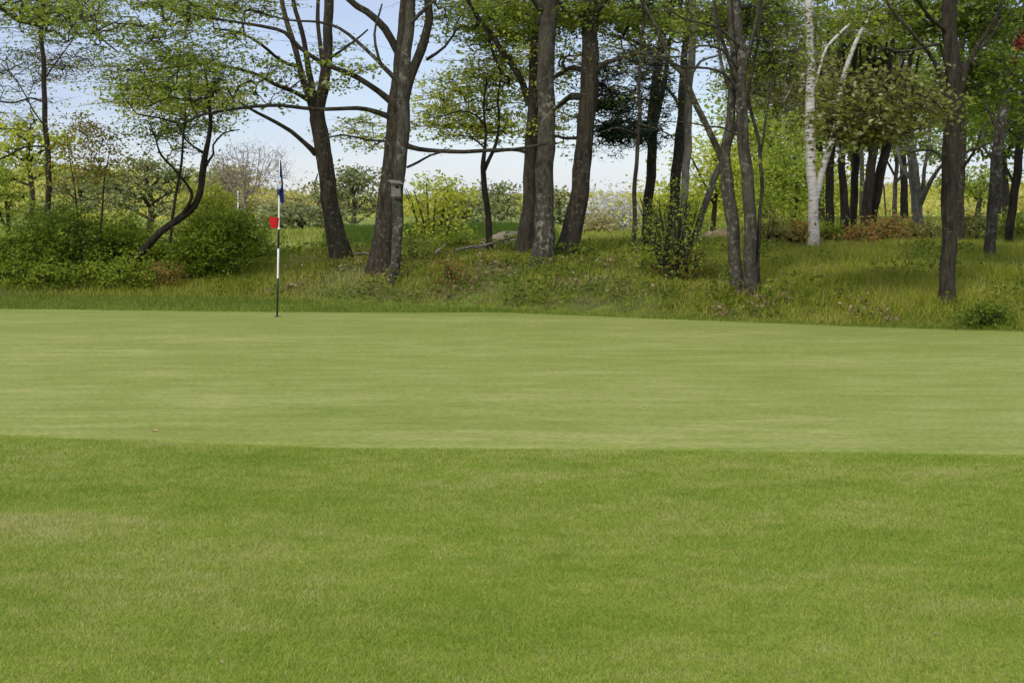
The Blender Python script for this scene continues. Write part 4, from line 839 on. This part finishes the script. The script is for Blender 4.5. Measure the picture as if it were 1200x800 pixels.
# limp flag, hanging in folds
def flag(p_top, p_at, kk, rows, parent, name='flag'):
    V = []; Fq = []; nx = 14
    for r_, (py, xl, xr, fold) in enumerate(rows):
        for c in range(nx):
            t = c / (nx - 1); c0_ = p_at(py); x = xl + (xr - xl) * t
            V.append(c0_ + np.array([x * kk, fold * math.sin(t * 9 + r_ * .35) * .6 + .012 * math.cos(t * 4), 0]))
    for r_ in range(len(rows) - 1):
        for c in range(nx - 1): Fq.append((r_ * nx + c, r_ * nx + c + 1, (r_ + 1) * nx + c + 1, (r_ + 1) * nx + c))
    n0 = len(V)
    me = bpy.data.meshes.new(name); me.from_pydata([tuple(map(float, v)) for v in V], [], Fq); me.update()
    for p in me.polygons: p.use_smooth = True
    me.materials.append(NAVY); return link(name, me, parent)
rows = [(188, -1.2, 1.3, .01), (195, -1.4, 2.2, .02), (204, -1.7, 3.2, .03), (213, -2.2, 4.4, .035), (222, -2.9, 5.0, .04), (227, -3.2, 5.6, .04), (232, -1.2, 6.2, .035), (236, 1.0, 6.0, .025), (239, 3.0, 5.2, .01)]
fl = flag(None, onp, k, rows, fs)
def emb(nm, pts, m, dy):
    V = []; 
    for (x, py) in pts:
        c_ = onp(py); V.append(c_ + np.array([x * k, -.055 - dy, 0]))
    n_ = len(V); V2 = [v + np.array([0, .002, 0]) for v in V]
    bm_obj(nm, V + V2, [list(range(n_)), list(range(n_, 2 * n_))[::-1]] + [[i, (i + 1) % n_, n_ + (i + 1) % n_, n_ + i] for i in range(n_)], m, fl_e)
fl_e = fl
def bm_child(nm, pts, m, dy):
    V = [onp(py) + np.array([x * k, -.050 - dy, 0]) - b0 for (x, py) in pts]; n_ = len(V); V2 = [v + np.array([0, .003, 0]) for v in V]
    me = bpy.data.meshes.new(nm); me.from_pydata([tuple(map(float, v)) for v in V + V2], [], [list(range(n_)), list(range(n_, 2 * n_))[::-1]] + [[i, (i + 1) % n_, n_ + (i + 1) % n_, n_ + i] for i in range(n_)])
    me.materials.append(m); o_ = bpy.data.objects.new(nm, me); scene.collection.objects.link(o_); o_.parent = fl; o_.location = Vector(b0.tolist())
bm_child('emblem', [(-.4, 208), (1.8, 207.5), (2.4, 211), (2.9, 216), (2.6, 220), (1.2, 222), (-.6, 220), (-.9, 214)], EMB, 0)
bm_child('emblem', [(.6, 212), (1.9, 211.5), (1.9, 215), (1.2, 216.6), (.5, 215)], EMR, .004)
bm_child('emblem', [(1.2, 217), (2.4, 216.8), (2.2, 219.5), (1, 220.5)], EMB2, .004)
# the cup at its foot
V = []; 
for i in range(20):
    a = i / 20 * 6.2832; V += [b0 + [.054 * math.cos(a), .054 * math.sin(a), .002], b0 + [.057 * math.cos(a), .057 * math.sin(a), .004]]
o = bm_obj('golf_cup', V, [[2 * i for i in range(20)]] + [[2 * i, 2 * i + 1, (2 * i + 3) % 40, (2 * i + 2) % 40] for i in range(20)], HOLE); tag(o, 'golf hole in the green at the foot of the flagstick', 'golf hole')

# far flagstick
Y2 = 47.; p2 = P(279, 290, Y2); p2[2] = tz(p2[0], Y2); fs2 = empty('flagstick', p2); tag(fs2, 'small distant flagstick with a blue flag above the left bushes', 'flagstick')
tp = P(279, 224, Y2); 
tube_obj('pole', [p2, (p2 + tp) / 2, tp], [.022] * 3, WHITE, fs2, 8)
def at2(py): t = (290 - py) / 66.; return p2 * (1 - t) + tp * t
flag(None, at2, Y2 / F, [(224, -.6, 1.0, .02), (228, -1.4, 1.8, .03), (233, -2, 1.8, .04), (236, -.6, 1.6, .03)], fs2)

# birdhouse on the slender trunk
WD = bark_mat('weathered_wood', (.17, .15, .12), (.34, .31, .26), None, scale=22); WDD = bark_mat('dark_weathered_wood', (.09, .08, .065), (.2, .18, .15), None, scale=22)
cb = P(465, 222, Yw); k = Yw / F
bh = empty('birdhouse', (cb[0], cb[1] - .13, cb[2] - .12)); tag(bh, 'small weathered wooden birdhouse fixed to the slender trunk', 'birdhouse')
def box(nm, cx, cy, cz, sx, sy, sz_, m, parent, rx=0, rz=0, tl=0, taper=1.0):
    V = []
    for z_ in (-1, 1):
        for x_, y_ in ((-1, -1), (1, -1), (1, 1), (-1, 1)):
            f_ = taper if z_ < 0 else 1; V.append(Vector((x_ * sx / 2 * f_, y_ * sy / 2 * f_, z_ * sz_ / 2)))
    M = Matrix.Rotation(rz, 3, 'Z') @ Matrix.Rotation(rx, 3, 'X') @ Matrix.Rotation(tl, 3, 'Y')
    V = [M @ v + Vector((cx, cy, cz)) for v in V]
    o_ = bm_obj(nm, V, [(0, 3, 2, 1), (4, 5, 6, 7), (0, 1, 5, 4), (1, 2, 6, 5), (2, 3, 7, 6), (3, 0, 4, 7)], m, parent)
    bv = o_.modifiers.new('bevel', 'BEVEL'); bv.width = .003; bv.segments = 1; return o_
Rz = .35; fx, fy = cb[0], cb[1] - .17
box('house_body', fx, fy, P(0, 223, Yw)[2], 9.2 * k, .12, 15 * k, WD, bh, 0, Rz)
box('roof', fx - .002, fy - .02, P(0, 213.5, Yw)[2], 14.5 * k, .20, 1.6 * k, WD, bh, .22, Rz, .06)
box('floor_board', fx, fy, P(0, 231.2, Yw)[2], 7.6 * k, .10, 1.6 * k, WDD, bh, 0, Rz)
box('back_board', cb[0], cb[1] - .095, P(0, 224, Yw)[2], 5 * k, .02, 22 * k, WDD, bh)
dr = Vector((math.sin(Rz), -math.cos(Rz), 0)); hp = Vector((fx, fy, P(0, 219.5, Yw)[2])) + dr * .061
tube_obj('entrance_hole', [np.array(hp), np.array(hp + dr * .004)], [.024, .024], HOLE, bh, 16)

# fallen branches, stones
def fallen(lab, pts, twigs=()):
    ctrl = []
    for px, py, w_, dz in pts:
        Y = hit(px, py + 1); p = P(px, py, Y); p[2] = tz(p[0], p[1]) + dz + .10 + w_ * .4 * Y / F; ctrl.append([*p, w_ * .5 * Y / F])
    o_ = empty('fallen_branch', ctrl[0][:3]); tag(o_, lab, 'branch', 'fallen branches on the bank')
    sp = spline(ctrl, .1); T = Tubes(); T.add(sp[:, :3], sp[:, 3], 8, .08); link('stem', T.mesh('stem', DEADW), o_)
    for tpts in twigs:
        c = [[*(np.array(ctrl[0][:3]) + np.array(q[:3])), q[3]] for q in tpts]
        sp = spline(c, .1); T = Tubes(); T.add(sp[:, :3], sp[:, 3], 6, .05); link('twig', T.mesh('twig', DEADW), o_)
    return o_
DEADW = bark_mat('dead_wood', (.16, .13, .10), (.38, .33, .27), None)
fallen('long fallen branch lying on the bank left of the trio of trunks', [(533, 303, 3, .03), (552, 300, 3.6, .05), (568, 299, 3.8, .06), (590, 293, 3.6, .08), (606, 290, 3.2, .08), (622, 291, 2.4, .05)],
       [[(.35, .1, .05, .012), (.5, .25, .0, .01), (.62, .4, -.02, .006)], [(.55, 0, .08, .01), (.45, -.3, .08, .008), (.4, -.5, .1, .004)]])
Yb = hit(480, 304)
def pk(px, py, w_, dY=0): p = P(px, py, Yb + dY); return [*p, w_ * .5 * Yb / F]
ofb = empty('fallen_branch', pk(478, 305, 3)[:3]); tag(ofb, 'crooked fallen branch with its end sticking up right of the birdhouse trunk', 'branch', 'fallen branches on the bank')
sp = spline([pk(470, 306.5, 2), pk(484, 304.5, 2.4), pk(500, 302.5, 3), pk(507, 299, 3.2), pk(513, 294, 3), pk(522, 286.5, 2.6)], .08); T = Tubes(); T.add(sp[:, :3], sp[:, 3], 8, .08); link('stem', T.mesh('stem', DEADW), ofb)
fallen('short brown branch lying between the three-stemmed tree and the forked tree', [(408, 306, 2.4, .0), (424, 305.5, 3, .02), (436, 306, 3, .02)])
STONE = bark_mat('pale_stone', (.26, .20, .14), (.42, .34, .25), None, scale=5)
def stone(name, lab, px, py, Y, wpx, hpx, m=STONE, grp=None, deep=.6):
    p = P(px, py, Y); p[2] = tz(p[0], Y); n1, n2 = 20, 12; V = []; Fq = []
    rx = wpx * .5 * Y / F; rz_ = hpx * Y / F
    for i in range(n2 + 1):
        ph = i / n2 * math.pi
        for j in range(n1):
            a = j / n1 * 2 * math.pi; r = 1 + .14 * math.sin(a * 2 + px) + .1 * math.sin(a * 3 + ph * 3 + px) + .06 * math.sin(a * 7 + ph * 5)
            V.append([p[0] + rx * r * math.sin(ph) ** .7 * math.cos(a), p[1] + rx * deep * r * math.sin(ph) ** .7 * math.sin(a), p[2] + rz_ * math.cos(ph) * (1 + .1 * math.sin(a * 3 + px)) * (1 if ph < 1.57 else .3)])
    for i in range(n2):
        for j in range(n1): Fq.append((i * n1 + j, (i + 1) * n1 + j, (i + 1) * n1 + (j + 1) % n1, i * n1 + (j + 1) % n1))
    o_ = bm_obj(name, V, Fq, m, None, True); tag(o_, lab, 'rock', grp)
def ypx(Y, px=600): x = (px - 600) / F * Y; return EYE - tz(x, Y)
stone('boulder', 'pale brown boulder lying left of the trio of trunks', 598, 284, 29, 60, 17, bark_mat('sandy_stone', (.36, .28, .2), (.54, .44, .33), None, scale=5))
stone('boulder', 'pale rock pile seen left of the twin trunks', 838, 286, 32, 44, 9)
stone('boulder', 'brown earthy rock behind the pale rock pile', 842, 279, 44, 40, 11, bark_mat('brown_stone', (.2, .14, .09), (.34, .26, .18), None, scale=5))
stone('boulder', 'small white stone in the rust-red shrubs right of the dark clump', 1062, 284, 31, 12, 10, bark_mat('white_stone', (.5, .48, .44), (.7, .68, .64), None, scale=5))
# dead leaf on the green
p = P(181, 507, hit(181, 507)); p[2] = tz(p[0], p[1]) + .012
o = bm_obj('dead_leaf', [p + [-.03, 0, 0], p + [-.007, -.014, .008], p + [.03, 0, .003], p + [0, .015, .01]], [(0, 1, 2, 3)], flat('pink_dead_leaf', (.6, .32, .22), .7)); tag(o, 'single pinkish dead leaf lying on the putting green at left', 'leaf')
# white flowers in the grass
x = rng.normal(0, .25, 26) + (345 - 600) / F * 26.5; y = 26.5 + rng.normal(0, .5, 26)
o = link('daisies', leaves_mesh('daisies', np.stack([x, y, terrain(x, y) + .16], 1), np.full(26, .03), LEAF['white'], np.full(26, .5), up=.2, aspect=1)); tag(o, 'tiny white flowers in the grass right of the flagstick', 'flowers', kind='stuff')

# bits blown onto the mown grass
n = 130; y = 4.6 + 14 * rng.random(n) ** 1.4; x = (rng.random(n) * 2 - 1) * (.40 * y + .5)
o = link('blown_petals', leaves_mesh('blown_petals', np.stack([x, y, terrain(x, y) + np.where(y < green_near(x), .016, .008)], 1), rng.uniform(.008, .02, n), leaf_mat('dry_bit', [(.2, .12, .05), (.35, .28, .14), (.42, .38, .24)], .1), rng.random(n), up=.8)); tag(o, 'tiny dry bits and petals scattered over the mown grass', 'petals', kind='stuff')
